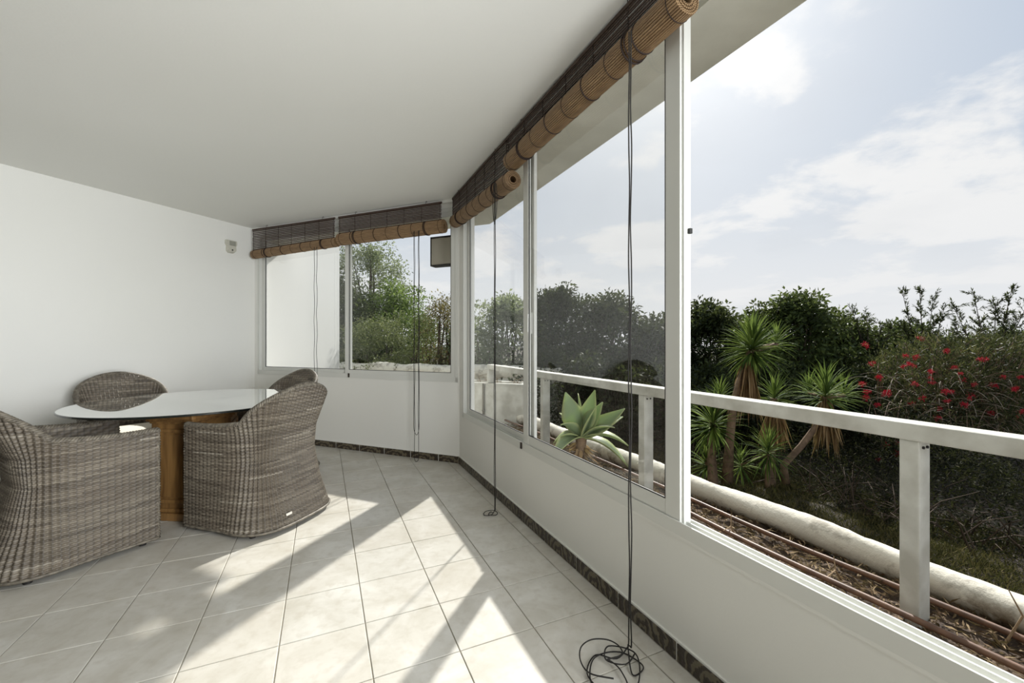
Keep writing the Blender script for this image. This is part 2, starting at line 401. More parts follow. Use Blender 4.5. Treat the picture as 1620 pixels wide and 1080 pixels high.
def bumps(T, O, s, a):
    z = np.zeros_like(T)
    for k in range(24): z += np.sin(T*fq[k, 0]*s+O*fq[k, 1]*s+ph[k, 0])
    return z*a/5
b = MB().box(-60, 60, -20, 120, GZ-.25, GZ-.06); P(b.build('ground', M_grass), kind='structure')
o = heightgrid('lawn', (dR, nR), -9, 5, .95, 9, 140, 90, lambda T, O: GZ+bumps(T, O, 3, .035)+bumps(T, O, 14, .012), M_grass)
o = heightgrid('lawn_far_side', (dF, nF), -1.5, 9, .98, 9, 90, 70, lambda T, O: GZ-.012+bumps(T, O, 3, .03), M_grass)
SOIL = .30
soil = heightgrid('planter_soil', (dR, nR), -.05, 4.6, .122, .80, 300, 60, lambda T, O: SOIL-.02+bumps(T, O, 9, .012)+bumps(T, O, 45, .007), M_soil)

# whitewashed curb, lumpy and worn, running along the bed
def lump(name, pts, r, m, seg=14, amp=.12, flat=1.0):
    pts = [Vector(p) for p in pts]; V = []; n = len(pts)
    for i, p in enumerate(pts):
        d = (pts[min(i+1, n-1)]-pts[max(i-1, 0)]).normalized(); sd = Vector((d.y, -d.x, 0)).normalized(); up = Vector((0, 0, 1))
        for k in range(seg):
            a = 2*PI*k/seg
            rr = r*(1+amp*(math.sin(i*.21+k*1.3)+.6*math.sin(i*.53+2.1*k)+.5*math.sin(i*.09))*.5+random.uniform(-amp, amp)*.3)
            V.append(p+sd*math.cos(a)*rr+up*math.sin(a)*rr*flat)
    F = []
    for i in range(n-1):
        for k in range(seg): F.append((i*seg+k, i*seg+(k+1) % seg, (i+1)*seg+(k+1) % seg, (i+1)*seg+k))
    F.append(tuple(range(seg-1, -1, -1))); F.append(tuple((n-1)*seg+k for k in range(seg)))
    mb = MB(); mb.add(V, F); return mb.build(name, m, None, True)
def curb_extra(nt, b, tc):
    n = N(nt, 'ShaderNodeTexNoise', inp={'Scale': 7.0, 'Detail': 8.0, 'Roughness': .65}); nt.links.new(tc.outputs['Object'], n.inputs[0])
    mr = N(nt, 'ShaderNodeMapRange', inp={1: .52, 2: .62}); nt.links.new(n.outputs[0], mr.inputs[0])
    geo = N(nt, 'ShaderNodeNewGeometry'); sp = N(nt, 'ShaderNodeSeparateXYZ'); nt.links.new(geo.outputs['Position'], sp.inputs[0])
    lo = N(nt, 'ShaderNodeMapRange', inp={1: SOIL-.02, 2: SOIL+.075, 3: .95, 4: .0}); nt.links.new(sp.outputs[2], lo.inputs[0])
    f = mathn(nt, 'ADD', mathn(nt, 'MULTIPLY', mr.outputs[0], .45), mathn(nt, 'MULTIPLY', lo.outputs[0], mathn(nt, 'ADD', n.outputs[0], .35)), clamp=True)
    nt.links.new(mixc(nt, f, S(216, 212, 198), S(98, 84, 64)), b.inputs['Base Color'])
    bp = N(nt, 'ShaderNodeBump', inp={'Strength': .7, 'Distance': .02}); nt.links.new(n.outputs[0], bp.inputs['Height']); nt.links.new(bp.outputs[0], b.inputs['Normal'])
M_curb = mat('whitewash', rough=.9, extra=curb_extra)
cb = lump('planter_curb', [v3(FR(t, .80+.006*math.sin(t*3)), SOIL+.035+.004*math.sin(t*5)) for t in np.linspace(-.26, 4.5, 164)], .062, M_curb)
thing(cb, 'whitewashed rough rounded masonry curb along the outer edge of the soil bed', 'curb')

# railing
M_rail = M_conc
rail = thing(empty('railing', v3(FR(0, .55), SOIL)), 'white painted concrete railing outside the right hand windows', 'railing')
def part_at(mb, name, m, par, **k):
    o = mb.build(name, m, par, **k); l = par.location; o.matrix_parent_inverse = Matrix.Translation(-Vector(l)); return o
b = MB(); b.fbox(FR, -.56, 4.6, .50, .585, .881, .937); part_at(b, 'handrail', M_rail, rail, bevel=.006)
for t in (3.25, 2.0, .75, 4.50):
    b = MB(); b.fbox(FR, t-.026, t+.026, .51, .58, SOIL-.06, .881); part_at(b, 'post', M_rail, rail, bevel=.004)
    b = MB()
    for q in (.53, .555):
        p = v3(FR(t+.0265, q), .86); b.tube([p, v3(FR(t+.031, q), .86)], .0045, 8)
    part_at(b, 'bolt', M_gask, rail)
b = MB(); b.fbox(FR, -.56, -.50, .50, .585, .728, .881); part_at(b, 'end_post', M_rail, rail, bevel=.004)

# end planter box of white masonry
eb = thing(empty('planter_box', v3(FF(-.2, .9), GZ)), 'white masonry planter wall beyond the far end of the railing', 'planter')
b = MB(); b.fbox(FF, -.40, 1.6, .72, .79, GZ-.05, .725); b.fbox(FF, -.40, 1.6, .95, 1.02, GZ-.05, .725); b.fbox(FF, -.40, -.33, .79, .95, GZ-.05, .725)
b.fbox(FF, -.33, 1.6, .79, .95, GZ-.05, .66)
part_at(b, 'box_wall', M_conc, eb, bevel=.012)
b = MB(); q = FF(.085, .705); b.tube([v3(q, .27), v3(q, .72)], .013, 10); b.tube([v3(q, .40), v3(q, .42)], .018, 10); part_at(b, 'drain_pipe', mat('grey_pipe', S(120, 116, 106), .6), eb, smooth=True)
M_ds = mat('dry_stem', S(120, 104, 80), .9)
for k in range(16):
    b = MB(); q = FF(random.uniform(-.30, .35), random.uniform(.82, .92)); h = random.uniform(.06, .14); p = Vector(v3(q, .66))
    b.tube([p, p+Vector((random.uniform(-.05, .05), random.uniform(-.05, .05), h)), p+Vector((random.uniform(-.14, .14), random.uniform(-.12, .12), h*random.uniform(.8, 1.3)))], [.005, .004, .002], 5)
    part_at(b, 'dry_stem', M_ds, eb)

# whitewashed low wall past the far window
b = MB(); gw = lump('garden_wall', [v3(FF(t, 2.4), .70+.01*math.sin(t*7)) for t in np.linspace(-.4, 5.5, 90)], .12, M_curb, 12, .16)
thing(gw, 'rough whitewashed garden wall top seen beyond the far window sill', 'wall')
b = MB().fbox(FF, -.4, 5.5, 2.30, 2.50, GZ-.05, .66); o = b.build('wall_base', M_conc, gw)

# irrigation pipes
M_pipe = mat('brown_pipe', S(116, 84, 62), .5, noise=(20, S(86, 62, 48), 3.0))
def pipe(offs, z, label, t0=-.4, t1=4.5):
    pts = [v3(FR(t, offs+.010*math.sin(t*2.1+offs*9)+.004*math.sin(t*6.3)), z+.003*math.sin(t*4)) for t in np.linspace(t0, t1, 70)]
    o = MB().tube(pts, .0105, 10).build('irrigation_pipe', M_pipe, None, True); thing(o, label, 'pipe', 'brown irrigation pipes in the bed')
pipe(.66, SOIL+.018, 'brown irrigation pipe lying against the whitewashed curb')
pipe(.465, SOIL+.034, 'brown irrigation pipe lying between window sill and railing posts', 2.0)

# litter on the soil
def leaves(cent, dirs, L, W, fold=.25, droop=0.0, nrm=None):
    """rhombic folded leaves, arrays -> V,F"""
    n = len(cent); d = dirs/np.linalg.norm(dirs, axis=1, keepdims=True)
    if nrm is None: nrm = RNG.normal(0, 1, (n, 3)); nrm[:, 2] += .8
    s = np.cross(d, nrm); s /= np.linalg.norm(s, axis=1, keepdims=True)+1e-9; u = np.cross(s, d)
    L = np.broadcast_to(L, n)[:, None]; W = np.broadcast_to(W, n)[:, None]
    a = cent; m = cent+d*L*.45; b_ = cent+d*L; b_[:, 2] -= droop*L[:, 0]
    l = m+s*W*.5+u*W*fold; r = m-s*W*.5+u*W*fold
    V = np.stack([a, r, b_, l], 1).reshape(-1, 3); F = np.arange(4*n).reshape(n, 4); return V, F
def sphere_dirs(n):
    v = RNG.normal(0, 1, (n, 3)); return v/np.linalg.norm(v, axis=1, keepdims=True)
def leafmat(name, ca, cb, cc, trans=.35, rough=.55):
    m = bpy.data.materials.new(name); m.use_nodes = True; nt = m.node_tree; b = nt.nodes['Principled BSDF']
    at = N(nt, 'ShaderNodeAttribute', attribute_name='shade')
    c = ramp(nt, at.outputs['Fac'], [(0, ca), (.5, cb), (1, cc)]); nt.links.new(c, b.inputs['Base Color']); b.inputs['Roughness'].default_value = rough
    b.inputs['Specular IOR Level'].default_value = .16
    t = N(nt, 'ShaderNodeBsdfTranslucent'); nt.links.new(mixc(nt, .5, c, (.35, .45, .08), 'MULTIPLY'), t.inputs[0]); nt.links.new(mixc(nt, .2, c, (.42, .5, .14)), t.inputs[0])
    mx = N(nt, 'ShaderNodeMixShader', inp={0: trans}); nt.links.new(b.outputs[0], mx.inputs[1]); nt.links.new(t.outputs[0], mx.inputs[2])
    nt.links.new(mx.outputs[0], nt.nodes['Material Output'].inputs[0]); return m
M_litter = leafmat('leaf_litter', S(70, 54, 40), S(112, 92, 68), S(176, 156, 124), .1, .9)
n = 16000
T = RNG.uniform(-.2, 4.5, n); O = RNG.uniform(.14, .76, n)
cent = np.stack([C0[0]+T*dR[0]+O*nR[0], C0[1]+T*dR[1]+O*nR[1], SOIL+RNG.uniform(-.018, .012, n)], -1)
dd = sphere_dirs(n); dd[:, 2] *= .35
V, F = leaves(cent, dd, RNG.uniform(.012, .05, n), RNG.uniform(.002, .009, n), .3)
o = link('leaf_litter', npmesh('leaf_litter', V, F, RNG.uniform(0, 1, n)), M_litter); P(o, kind='stuff', label='dry leaf litter and twigs covering the soil bed', category='litter')
M_twig = mat('twig', S(140, 118, 90), .9)
for k, (t, off, lb) in enumerate([(3.55, .52, 'dry forked twig standing in the soil just right of the nearest railing post'), (2.62, .52, 'dry twig poking out of the soil next to the thick sash stile'), (3.02, .58, 'dry twig poking out of the soil left of the nearest railing post'), (3.42, .64, 'dry twig leaning on the curb right of the nearest railing post'), (3.75, .56, 'dry twig in the soil at the right border of the view')]):
    b = MB(); p = Vector(v3(FR(t, off), SOIL-.01)); a = random.uniform(0, 6.28); h = random.uniform(.04, .1); s_ = random.uniform(.05, .14)
    q = p+Vector((math.cos(a)*s_*.4, math.sin(a)*s_*.4, h)); e_ = p+Vector((math.cos(a)*s_, math.sin(a)*s_, h*.9))
    b.tube([p, q, e_], [.004, .003, .002], 6); b.tube([q, q+Vector((.02*math.cos(a+2), .03, h*.7))], [.003, .0015], 6)
    o = b.build('twig', M_twig); thing(o, lb, 'twig', 'dry twigs in the soil bed')

# grass blades on the lawn
M_blade = leafmat('grass_blades', S(52, 50, 30), S(80, 78, 44), S(120, 108, 70), .12, .9)
def blades(name, n, ofr, trange, orange, zc, hs, lab):
    T = RNG.uniform(*trange, n); O = RNG.uniform(0, 1, n)**1.4*(orange[1]-orange[0])+orange[0]
    keep = (np.sin(T*5.1+O*3)+np.sin(O*7.3-T*2.2)+RNG.normal(0, 1, n)) > -1.6; T = T[keep]; O = O[keep]; n = len(T)
    cent = np.stack([C0[0]+T*ofr[0][0]+O*ofr[1][0], C0[1]+T*ofr[0][1]+O*ofr[1][1], zc+bumps(T, O, 3, .035)-.01], -1)
    dd = np.stack([RNG.normal(0, .6, n), RNG.normal(0, .6, n), RNG.uniform(.3, 1.1, n)], -1)
    V, F = leaves(cent, dd, RNG.uniform(*hs, n), RNG.uniform(.004, .008, n), .2)
    o = link(name, npmesh(name, V, F, RNG.uniform(0, 1, n)), M_blade); P(o, kind='stuff', label=lab, category='grass')
blades('grass', 230000, (dR, nR), (-2.5, 4.2), (.95, 3.7), GZ, (.03, .075), 'short dry grass between the curb and the shrubs')

# ------------------------------------------------------------------ shrubs and trees
M_bark = mat('bark', S(96, 84, 70), .9, noise=(12, S(62, 54, 46), 5.0), bump=.5, bscale=30)
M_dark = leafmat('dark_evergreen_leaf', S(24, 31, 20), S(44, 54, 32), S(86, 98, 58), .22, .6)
M_mid = leafmat('green_leaf', S(36, 46, 26), S(62, 76, 40), S(108, 122, 66), .3)
M_bright = leafmat('bright_leaf', S(70, 92, 42), S(104, 128, 60), S(146, 166, 92), .35)
M_grey = leafmat('grey_green_leaf', S(66, 76, 46), S(104, 114, 70), S(156, 160, 112), .3)
M_olive = leafmat('pale_olive_leaf', S(90, 100, 74), S(124, 134, 104), S(170, 176, 150), .4)
M_brownleaf = leafmat('brownish_leaf', S(78, 70, 46), S(112, 98, 66), S(146, 132, 92), .35)
def W(px, py, Y): return Vector(((px-810)/660*Y, Y, 1.2-(py-540)/660*Y))
def shrub(name, cat, label, base, rad, top, m, nleaf, lsz, group=None, ncl=110, csz=.16, low=.1, sparse=1.0, seed=0, aspect=.45, stems=14, shootn=8, shape=.6):
    """base (x,y), horizontal radius rad, top z. Foliage in clumps over a branching frame."""
    global RNG
    save = RNG; RNG = np.random.default_rng(seed+100); rr = random.Random(seed)
    root = thing(empty(name, (base[0], base[1], GZ)), label, cat, group)
    H = top-GZ; cl = []
    while len(cl) < ncl:
        v = sphere_dirs(1)[0]; k = RNG.uniform(.15, 1)**(1/2.4)
        z = low*H+(H*(1-low))*(.5+.5*v[2]*k)
        wd = 1 if z > H*shape*.8 else .75+.25*z/(H*shape*.8)
        cl.append((v[0]*k*rad*wd, v[1]*k*rad*wd, z))
    cl = np.array(cl); 
    for _ in range(shootn):   # shoots that break the outline
        a = RNG.uniform(0, 6.28); r_ = RNG.uniform(0, .75)*rad
        zt = H*(.93+.12*RNG.uniform())*(1-.10*(r_/rad)**2)
        for q in range(3): cl = np.vstack([cl, [r_*math.cos(a)+RNG.normal(0, .04), r_*math.sin(a)+RNG.normal(0, .04), zt-q*csz*.7]])
    per = max(3, nleaf//len(cl)); idx = np.repeat(np.arange(len(cl)), per); n = len(idx)
    sz = RNG.uniform(.7, 1.35, len(cl))*csz
    off = RNG.normal(0, 1, (n, 3)); off *= (RNG.uniform(0, 1, n)**.5/np.linalg.norm(off, axis=1))[:, None]
    cent = cl[idx]+off*sz[idx][:, None]*np.array([1.15, 1.15, .8])
    dd = off+sphere_dirs(n)*.7; dd[:, 2] += .25
    L = RNG.uniform(.7, 1.3, n)*lsz
    V, F = leaves(cent, dd, L, L*aspect, .18, .15)
    tone = np.clip(.42+RNG.normal(0, .17, n)+(RNG.uniform(-.2, .2, len(cl)))[idx], 0, 1)
    o = link('foliage', npmesh('foliage', V, F, tone), m, root); o['kind'] = 'stuff'
    b = MB()
    for k in range(stems):
        c = Vector(cl[rr.randrange(len(cl))]); c0 = Vector((rr.uniform(-.15, .15)*rad, rr.uniform(-.15, .15)*rad, -.05))
        mid = c0.lerp(c, .5)+Vector((rr.uniform(-.1, .1), rr.uniform(-.1, .1), .1*H)); r0 = .012+.012*H*rr.uniform(.5, 1)
        b.tube([c0, c0.lerp(mid, .5), mid, mid.lerp(c, .5)+Vector((rr.uniform(-.05, .05),)*3), c], [r0, r0*.8, r0*.6, r0*.4, .004], 6)
        for q in range(3):
            e_ = Vector(cl[rr.randrange(len(cl))])
            if (e_-mid).length < rad*1.1: b.tube([mid, mid.lerp(e_, .5)+Vector((0, 0, .05)), e_], [r0*.4, r0*.25, .003], 5)
    b.build('branches', M_bark, root)
    RNG = save; return root
HG = 'dark evergreen hedge shrubs behind the railing'
hedge = [  # px, ytop, Y, radius, label
    (800, 478, 8.2, .80, M_olive, 'loose grey-green shrub seen past the railing end through the far pane'),
    (884, 466, 7.6, .72, M_dark, 'dark evergreen shrub directly above the second railing post'),
    (962, 480, 7.6, .80, M_dark, 'dark evergreen shrub behind the agave, under the bright cloud'),
    (1040, 512, 7.4, .75, M_dark, 'lower dark evergreen shrub partly hidden by the thick sash stile'),
    (1125, 492, 7.2, .75, M_dark, 'dark evergreen shrub left of the tall yucca head'),
    (1205, 505, 7.8, .75, M_dark, 'dark evergreen shrub right behind the tall yucca head'),
    (1262, 476, 7.0, .80, M_mid, 'tallest leafy shrub between the tall yucca and the red flowering bush'),
    (1330, 512, 7.4, .75, M_mid, 'leafy shrub joining the red flowering bush on its left side'),
    (1420, 520, 8.0, .90, M_mid, 'low leafy shrub behind the red flowering bush'),
    (1530, 540, 8.4, 1.0, M_mid, 'green shrub behind the bare-branched saplings'),
    (1640, 530, 8.2, 1.0, M_mid, 'green shrub cut by the right border of the view'),
]
for i, (px, yt, Y, r, m, lab) in enumerate(hedge):
    p = W(px, yt, Y)
    shrub('evergreen_shrub', 'shrub', lab, (p.x, p.y), r, p.z, m, 12500 if m is not M_olive else 5500, .085, HG, ncl=210 if m is not M_olive else 100, csz=.155, seed=i, stems=16, shootn=26, low=.0, aspect=.42)
# a second, lower row fills the foot of the hedge
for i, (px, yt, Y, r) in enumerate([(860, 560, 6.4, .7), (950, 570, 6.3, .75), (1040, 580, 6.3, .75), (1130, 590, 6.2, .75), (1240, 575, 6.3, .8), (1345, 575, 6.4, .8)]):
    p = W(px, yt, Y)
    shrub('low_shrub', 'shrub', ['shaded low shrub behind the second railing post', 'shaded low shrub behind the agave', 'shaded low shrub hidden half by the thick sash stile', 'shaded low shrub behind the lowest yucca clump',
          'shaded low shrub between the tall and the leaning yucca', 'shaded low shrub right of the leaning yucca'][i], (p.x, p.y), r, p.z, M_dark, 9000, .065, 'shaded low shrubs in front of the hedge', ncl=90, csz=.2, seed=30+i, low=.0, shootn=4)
# trees seen in the far window
shrub('feathery_tree', 'tree', 'tall feathery tree with pale bare branches seen in far window', tuple(W(585, 400, 10.5).xy), 1.0, W(585, 392, 10.5).z, M_olive, 9000, .07, None, ncl=110, csz=.22, seed=51, low=.45, stems=12, shootn=12)
shrub('green_tree', 'tree', 'bright green tree right of the feathery tree in far window', tuple(W(632, 450, 9.6).xy), .75, W(625, 452, 9.6).z, M_bright, 12000, .07, None, ncl=90, csz=.26, seed=52, low=.1, stems=14, shootn=4)
shrub('green_tree', 'tree', 'green bushy crown under the feathery tree in far window', tuple(W(575, 470, 9.4).xy), .8, W(575, 468, 9.4).z, M_mid, 12000, .07, None, ncl=90, csz=.24, seed=53, low=.1, stems=12)
shrub('grey_hedge', 'hedge', 'fine grey-green hedge above the whitewashed garden wall', tuple(W(600, 510, 8.2).xy), .9, W(600, 506, 8.2).z, M_grey, 18000, .04, None, ncl=150, csz=.17, seed=54, low=0, stems=10)
shrub('grey_hedge', 'hedge', 'fine grey-green hedge end behind the pull cords of the far window', tuple(W(668, 510, 8.0).xy), .75, W(668, 498, 8.0).z, M_grey, 12000, .04, None, ncl=110, csz=.17, seed=55, low=0, stems=10)
shrub('brown_shrub', 'shrub', 'sparse brownish shrub at right edge of far window under grey box', tuple(W(704, 480, 7.6).xy), .5, W(704, 474, 7.6).z, M_brownleaf, 4500, .045, None, ncl=70, csz=.15, seed=56, low=0, stems=22, shootn=9)
shrub('green_tree', 'tree', 'green tree glimpsed left of the far window mullion', tuple(W(520, 430, 9.5).xy), .85, W(530, 440, 9.5).z, M_mid, 9000, .07, None, ncl=80, csz=.24, seed=57, low=0, stems=10)
shrub('olive_shrub', 'shrub', 'pale shrub low behind the white planter wall', tuple(W(752, 520, 7.6).xy), .6, W(752, 508, 7.6).z, M_olive, 7000, .06, None, ncl=70, csz=.17, seed=58, low=0, stems=10)
# undergrowth in the shade
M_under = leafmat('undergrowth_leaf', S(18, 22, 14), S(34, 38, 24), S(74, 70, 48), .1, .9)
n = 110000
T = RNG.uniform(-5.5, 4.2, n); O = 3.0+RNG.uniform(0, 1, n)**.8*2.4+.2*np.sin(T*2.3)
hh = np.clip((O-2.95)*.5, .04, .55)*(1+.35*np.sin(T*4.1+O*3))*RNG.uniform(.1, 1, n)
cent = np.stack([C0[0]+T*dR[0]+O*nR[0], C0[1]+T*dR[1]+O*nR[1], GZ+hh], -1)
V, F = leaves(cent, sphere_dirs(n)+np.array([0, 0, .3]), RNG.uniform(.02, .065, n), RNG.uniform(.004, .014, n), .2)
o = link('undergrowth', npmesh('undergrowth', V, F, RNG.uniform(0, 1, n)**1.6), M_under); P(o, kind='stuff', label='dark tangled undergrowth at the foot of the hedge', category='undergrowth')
b = MB()
for k in range(420):
    t = random.uniform(-3.5, 4); of = random.uniform(2.9, 3.8); p = Vector(v3(FR(t, of), GZ)); a = random.uniform(0, 6.28); l = random.uniform(.12, .5)
    e_ = p+Vector((math.cos(a)*l, math.sin(a)*l, random.uniform(.03, .35))); b.tube([p, p.lerp(e_, .5)+Vector((0, 0, .06)), e_], [.006, .004, .002], 4)
o = b.build('brushwood', mat('dark_brushwood', S(74, 60, 46), .9)); P(o, kind='stuff', label='dry brushwood tangled at the edge of the grass', category='brushwood')

# bare-branched saplings rising over the flowering bush
def sapling(base, tips, label, seed):
    rr = random.Random(seed); root = thing(empty('sapling', (base.x, base.y, GZ)), label, 'sapling', 'feathery saplings above the red flowering bush')
    org = Vector((base.x, base.y, GZ)); b = MB(); cs, ds = [], []
    forks = [Vector((0, 0, (base.z-GZ)*k)) for k in (.75, .88, 1.0)]
    b.tube([Vector((0, 0, -.05)), Vector((.03, 0, (base.z-GZ)*.5)), forks[2]], [.03, .024, .014], 7)
    for tp in tips:
        e_ = tp-org; f = forks[rr.randrange(3)]; m1 = f.lerp(e_, .45)+Vector((0, 0, -.08)); path = [f, m1, f.lerp(e_, .75)+Vector((0, 0, -.04)), e_]
        b.tube(path, [.010, .007, .005, .002], 5)
        for k in range(26):
            q = rr.uniform(.35, 1.0); c = path[0].lerp(path[1], q*2) if q < .5 else path[1].lerp(path[3], (q-.5)*2)
            dr = ((e_-f).normalized()+Vector((rr.gauss(0, .7), rr.gauss(0, .7), rr.gauss(.1, .5)))).normalized(); l = rr.uniform(.06, .17)
            b.tube([c, c+dr*l], [.003, .0012], 4)
            for z in range(20):
                cs.append(c+dr*l*rr.uniform(.1, 1.1)); ds.append(dr+Vector((rr.gauss(0, .5), rr.gauss(0, .5), rr.gauss(0, .5))))
    b.build('branches', M_bark, root)
    V, F = leaves(np.array(cs), np.array(ds), .055, .011, .2); o = link('foliage', npmesh('foliage', V, F, RNG.uniform(0, .8, len(cs))), M_dark, root); o['kind'] = 'stuff'
sapling(W(1462, 560, 6.6), [W(1428, 464, 6.6), W(1455, 459, 6.5), W(1476, 470, 6.7), W(1492, 492, 6.6), W(1440, 510, 6.6), W(1480, 505, 6.5), W(1425, 512, 6.6)], 'small sapling with upswept twigs against sky left of the other', 3)
sapling(W(1572, 570, 6.2), [W(1507, 482, 6.2), W(1540, 462, 6.1), W(1575, 475, 6.3), W(1600, 458, 6.2), W(1632, 470, 6.2), W(1512, 520, 6.1), W(1550, 505, 6.2), W(1610, 500, 6.2), W(1590, 520, 6.1)], 'larger sapling with wide arching twigs near the picture edge', 4)
sapling(W(1375, 560, 6.9), [W(1350, 495, 6.9), W(1372, 500, 6.8), W(1395, 512, 6.9), W(1410, 520, 6.9), W(1340, 510, 6.9)], 'low twiggy sapling between leafy hedge and red flowering bush', 5)

# red flowering bush
M_needle = leafmat('bush_leaf', S(32, 40, 24), S(58, 64, 38), S(116, 112, 72), .2)
M_red = mat('red_bloom', S(198, 40, 58), .8)
fb = thing(empty('flowering_bush', (*W(1500, 600, 5.6).xy, GZ)), 'wide arching bush with red brush-like flowers', 'bush')
orgf = Vector(fb.location); b = MB(); cs, ds = [], []; rr = random.Random(9)
for k in range(420):
    px = rr.uniform(1370, 1660); py = rr.uniform(535, 720)
    if py < 535+max(0, (1440-px))*.5: continue
    Y = 5.6+rr.uniform(-.7, .8)-(py-540)/400; e_ = W(px, py, Y)-orgf; s0 = Vector((rr.uniform(-.5, .5), rr.uniform(-.3, .3), 0))+Vector((e_.x*.5, e_.y*.3, rr.uniform(.2, .8)))
    top = s0.lerp(e_, .6); top.z = max(e_.z, s0.z)+rr.uniform(.08, .28); pts = []
    for q in range(7):
        u = q/6; pts.append(s0*(1-u)**2+top*2*u*(1-u)+e_*u*u)
    b.tube(pts, [.006, .0055, .005, .004, .0035, .003, .0015], 4)
    for q in range(70):
        u = rr.uniform(.25, 1.02); c = s0*(1-u)**2+top*2*u*(1-u)+e_*u*u; tg = (e_-s0).normalized()
        cs.append(c+Vector((rr.gauss(0, .035), rr.gauss(0, .035), rr.gauss(0, .035)))); ds.append(tg+Vector((rr.gauss(0, .7), rr.gauss(0, .7), rr.gauss(.1, .6))))
b.build('branches', mat('reddish_stem', S(128, 104, 84), .8), fb)
V, F = leaves(np.array(cs), np.array(ds), RNG.uniform(.05, .10, len(cs)), RNG.uniform(.008, .014, len(cs)), .2)
o = link('foliage', npmesh('foliage', V, F, RNG.uniform(0, 1, len(cs))), M_needle, fb); o['kind'] = 'stuff'
for k in range(150):      # pale bare arching twigs at the front of the bush
    px = rr.uniform(1375, 1640); py = rr.uniform(600, 740)
    Y = 4.85+rr.uniform(-.2, .25); e_ = W(px, py, Y)-orgf; s0 = e_+Vector((rr.uniform(-.35, .5), rr.uniform(.1, .5), rr.uniform(-.15, .15))); top = s0.lerp(e_, .55)+Vector((0, 0, rr.uniform(.06, .2)))
    MBs = [s0*(1-u)**2+top*2*u*(1-u)+e_*u*u for u in np.linspace(0, 1, 8)]
    bt_ = MB() if k == 0 else bt_; bt_.tube(MBs, [.0035]*6+[.0025, .0012], 4)
o = bt_.build('bare_twigs', mat('pale_twig', S(150, 138, 120), .8), fb); o['kind'] = 'stuff'
n = 22000   # denser leafy body so the bush reads solid
cc = []
for k in range(150):
    px = rr.uniform(1375, 1670); py = rr.uniform(540, 740)
    if py < 545+max(0, (1440-px))*.5: continue
    cc.append(W(px, py, 6.0+rr.uniform(-.5, .7))-orgf)
cc = np.array(cc); idx = RNG.integers(0, len(cc), n); off = RNG.normal(0, .12, (n, 3))
V, F = leaves(cc[idx]+off, off+sphere_dirs(n)*.15, RNG.uniform(.04, .08, n), .014, .2)
o = link('inner_foliage', npmesh('inner_foliage', V, F, RNG.uniform(0, .8, n)), M_needle, fb); o['kind'] = 'stuff'
def bloom_mesh():
    V, F = leaves(np.repeat([[0, 0, 0]], 90, 0)+np.stack([RNG.normal(0, .006, 90), RNG.normal(0, .006, 90), RNG.uniform(-.03, .03, 90)], -1), sphere_dirs(90)*np.array([1, 1, .55]), RNG.uniform(.02, .036, 90), .005, .2)
    me = npmesh('bloom', V, F); me.materials.append(M_red); return me
blooms = [bloom_mesh() for _ in range(3)]
BL = [(1370,546),(1380,575),(1457,535),(1437,575),(1432,563),(1497,555),(1449,565),(1429,580),(1445,578),(1510,581),(1519,591),(1522,601),(1541,608),(1586,596),(1606,615),(1473,598),(1472,588),(1475,605),(1448,607),(1390,597),(1364,607),(1403,620),(1369,629),(1372,619),(1402,623),(1505,620),(1496,619),(1536,624),(1534,630),(1499,634),(1573,609),(1442,638),(1614,596),(1610,660),(1617,652),(1568,653),(1416,684),(1402,703),(1390,726),(1419,720),(1418,716),(1419,700),(1486,646),(1483,662),(1555,568),(1460,630),(1525,640),(1388,640)]
for i, (px, py) in enumerate(BL):
    Y = 4.75+.25*random.random() if py > 560 else 5.2
    o = bpy.data.objects.new('flower', blooms[i % 3]); COL.objects.link(o); o.parent = fb; o.location = W(px, py, Y)-orgf
    o.rotation_euler = (random.uniform(0, 3), random.uniform(0, 3), 0); s_ = random.uniform(.75, 1.25); o.scale = (s_,)*3

# ------------------------------------------------------------------ yuccas
M_yleaf = leafmat('yucca_leaf', S(44, 64, 28), S(76, 100, 44), S(126, 146, 68), .3, .75)
M_ydead = leafmat('dead_yucca_leaf', S(112, 86, 58), S(150, 120, 84), S(186, 158, 118), .2, .9)
M_ytrunk = mat('yucca_trunk', S(150, 124, 98), .9, noise=(16, S(110, 90, 72), 5.0), bump=.6, bscale=22)
def blade(name, Lg, Wd, droop, m, shade):
    V = []; F = []; segs = 5
    for i in range(segs+1):
        u = i/segs; w_ = Wd*.5*(.55+.9*u if u < .5 else 1.0*(1-(u-.5)/.5*.999)) ; x = Lg*u; z = -droop*Lg*u*u*u
        V += [(x, -w_, z+w_*.35), (x, 0, z), (x, w_, z+w_*.35)]
    for i in range(segs):
        a = i*3; F += [(a, a+3, a+4, a+1), (a+1, a+4, a+5, a+2)]
    me = npmesh(name, np.array(V), np.array(F), np.full(len(F), shade)); me.materials.append(m); return me
YL = [blade('leaf', 1.0, .075, dr, M_yleaf, s_) for dr, s_ in ((.05, .35), (.15, .6), (.3, .8), (.1, .95), (.22, .2))]
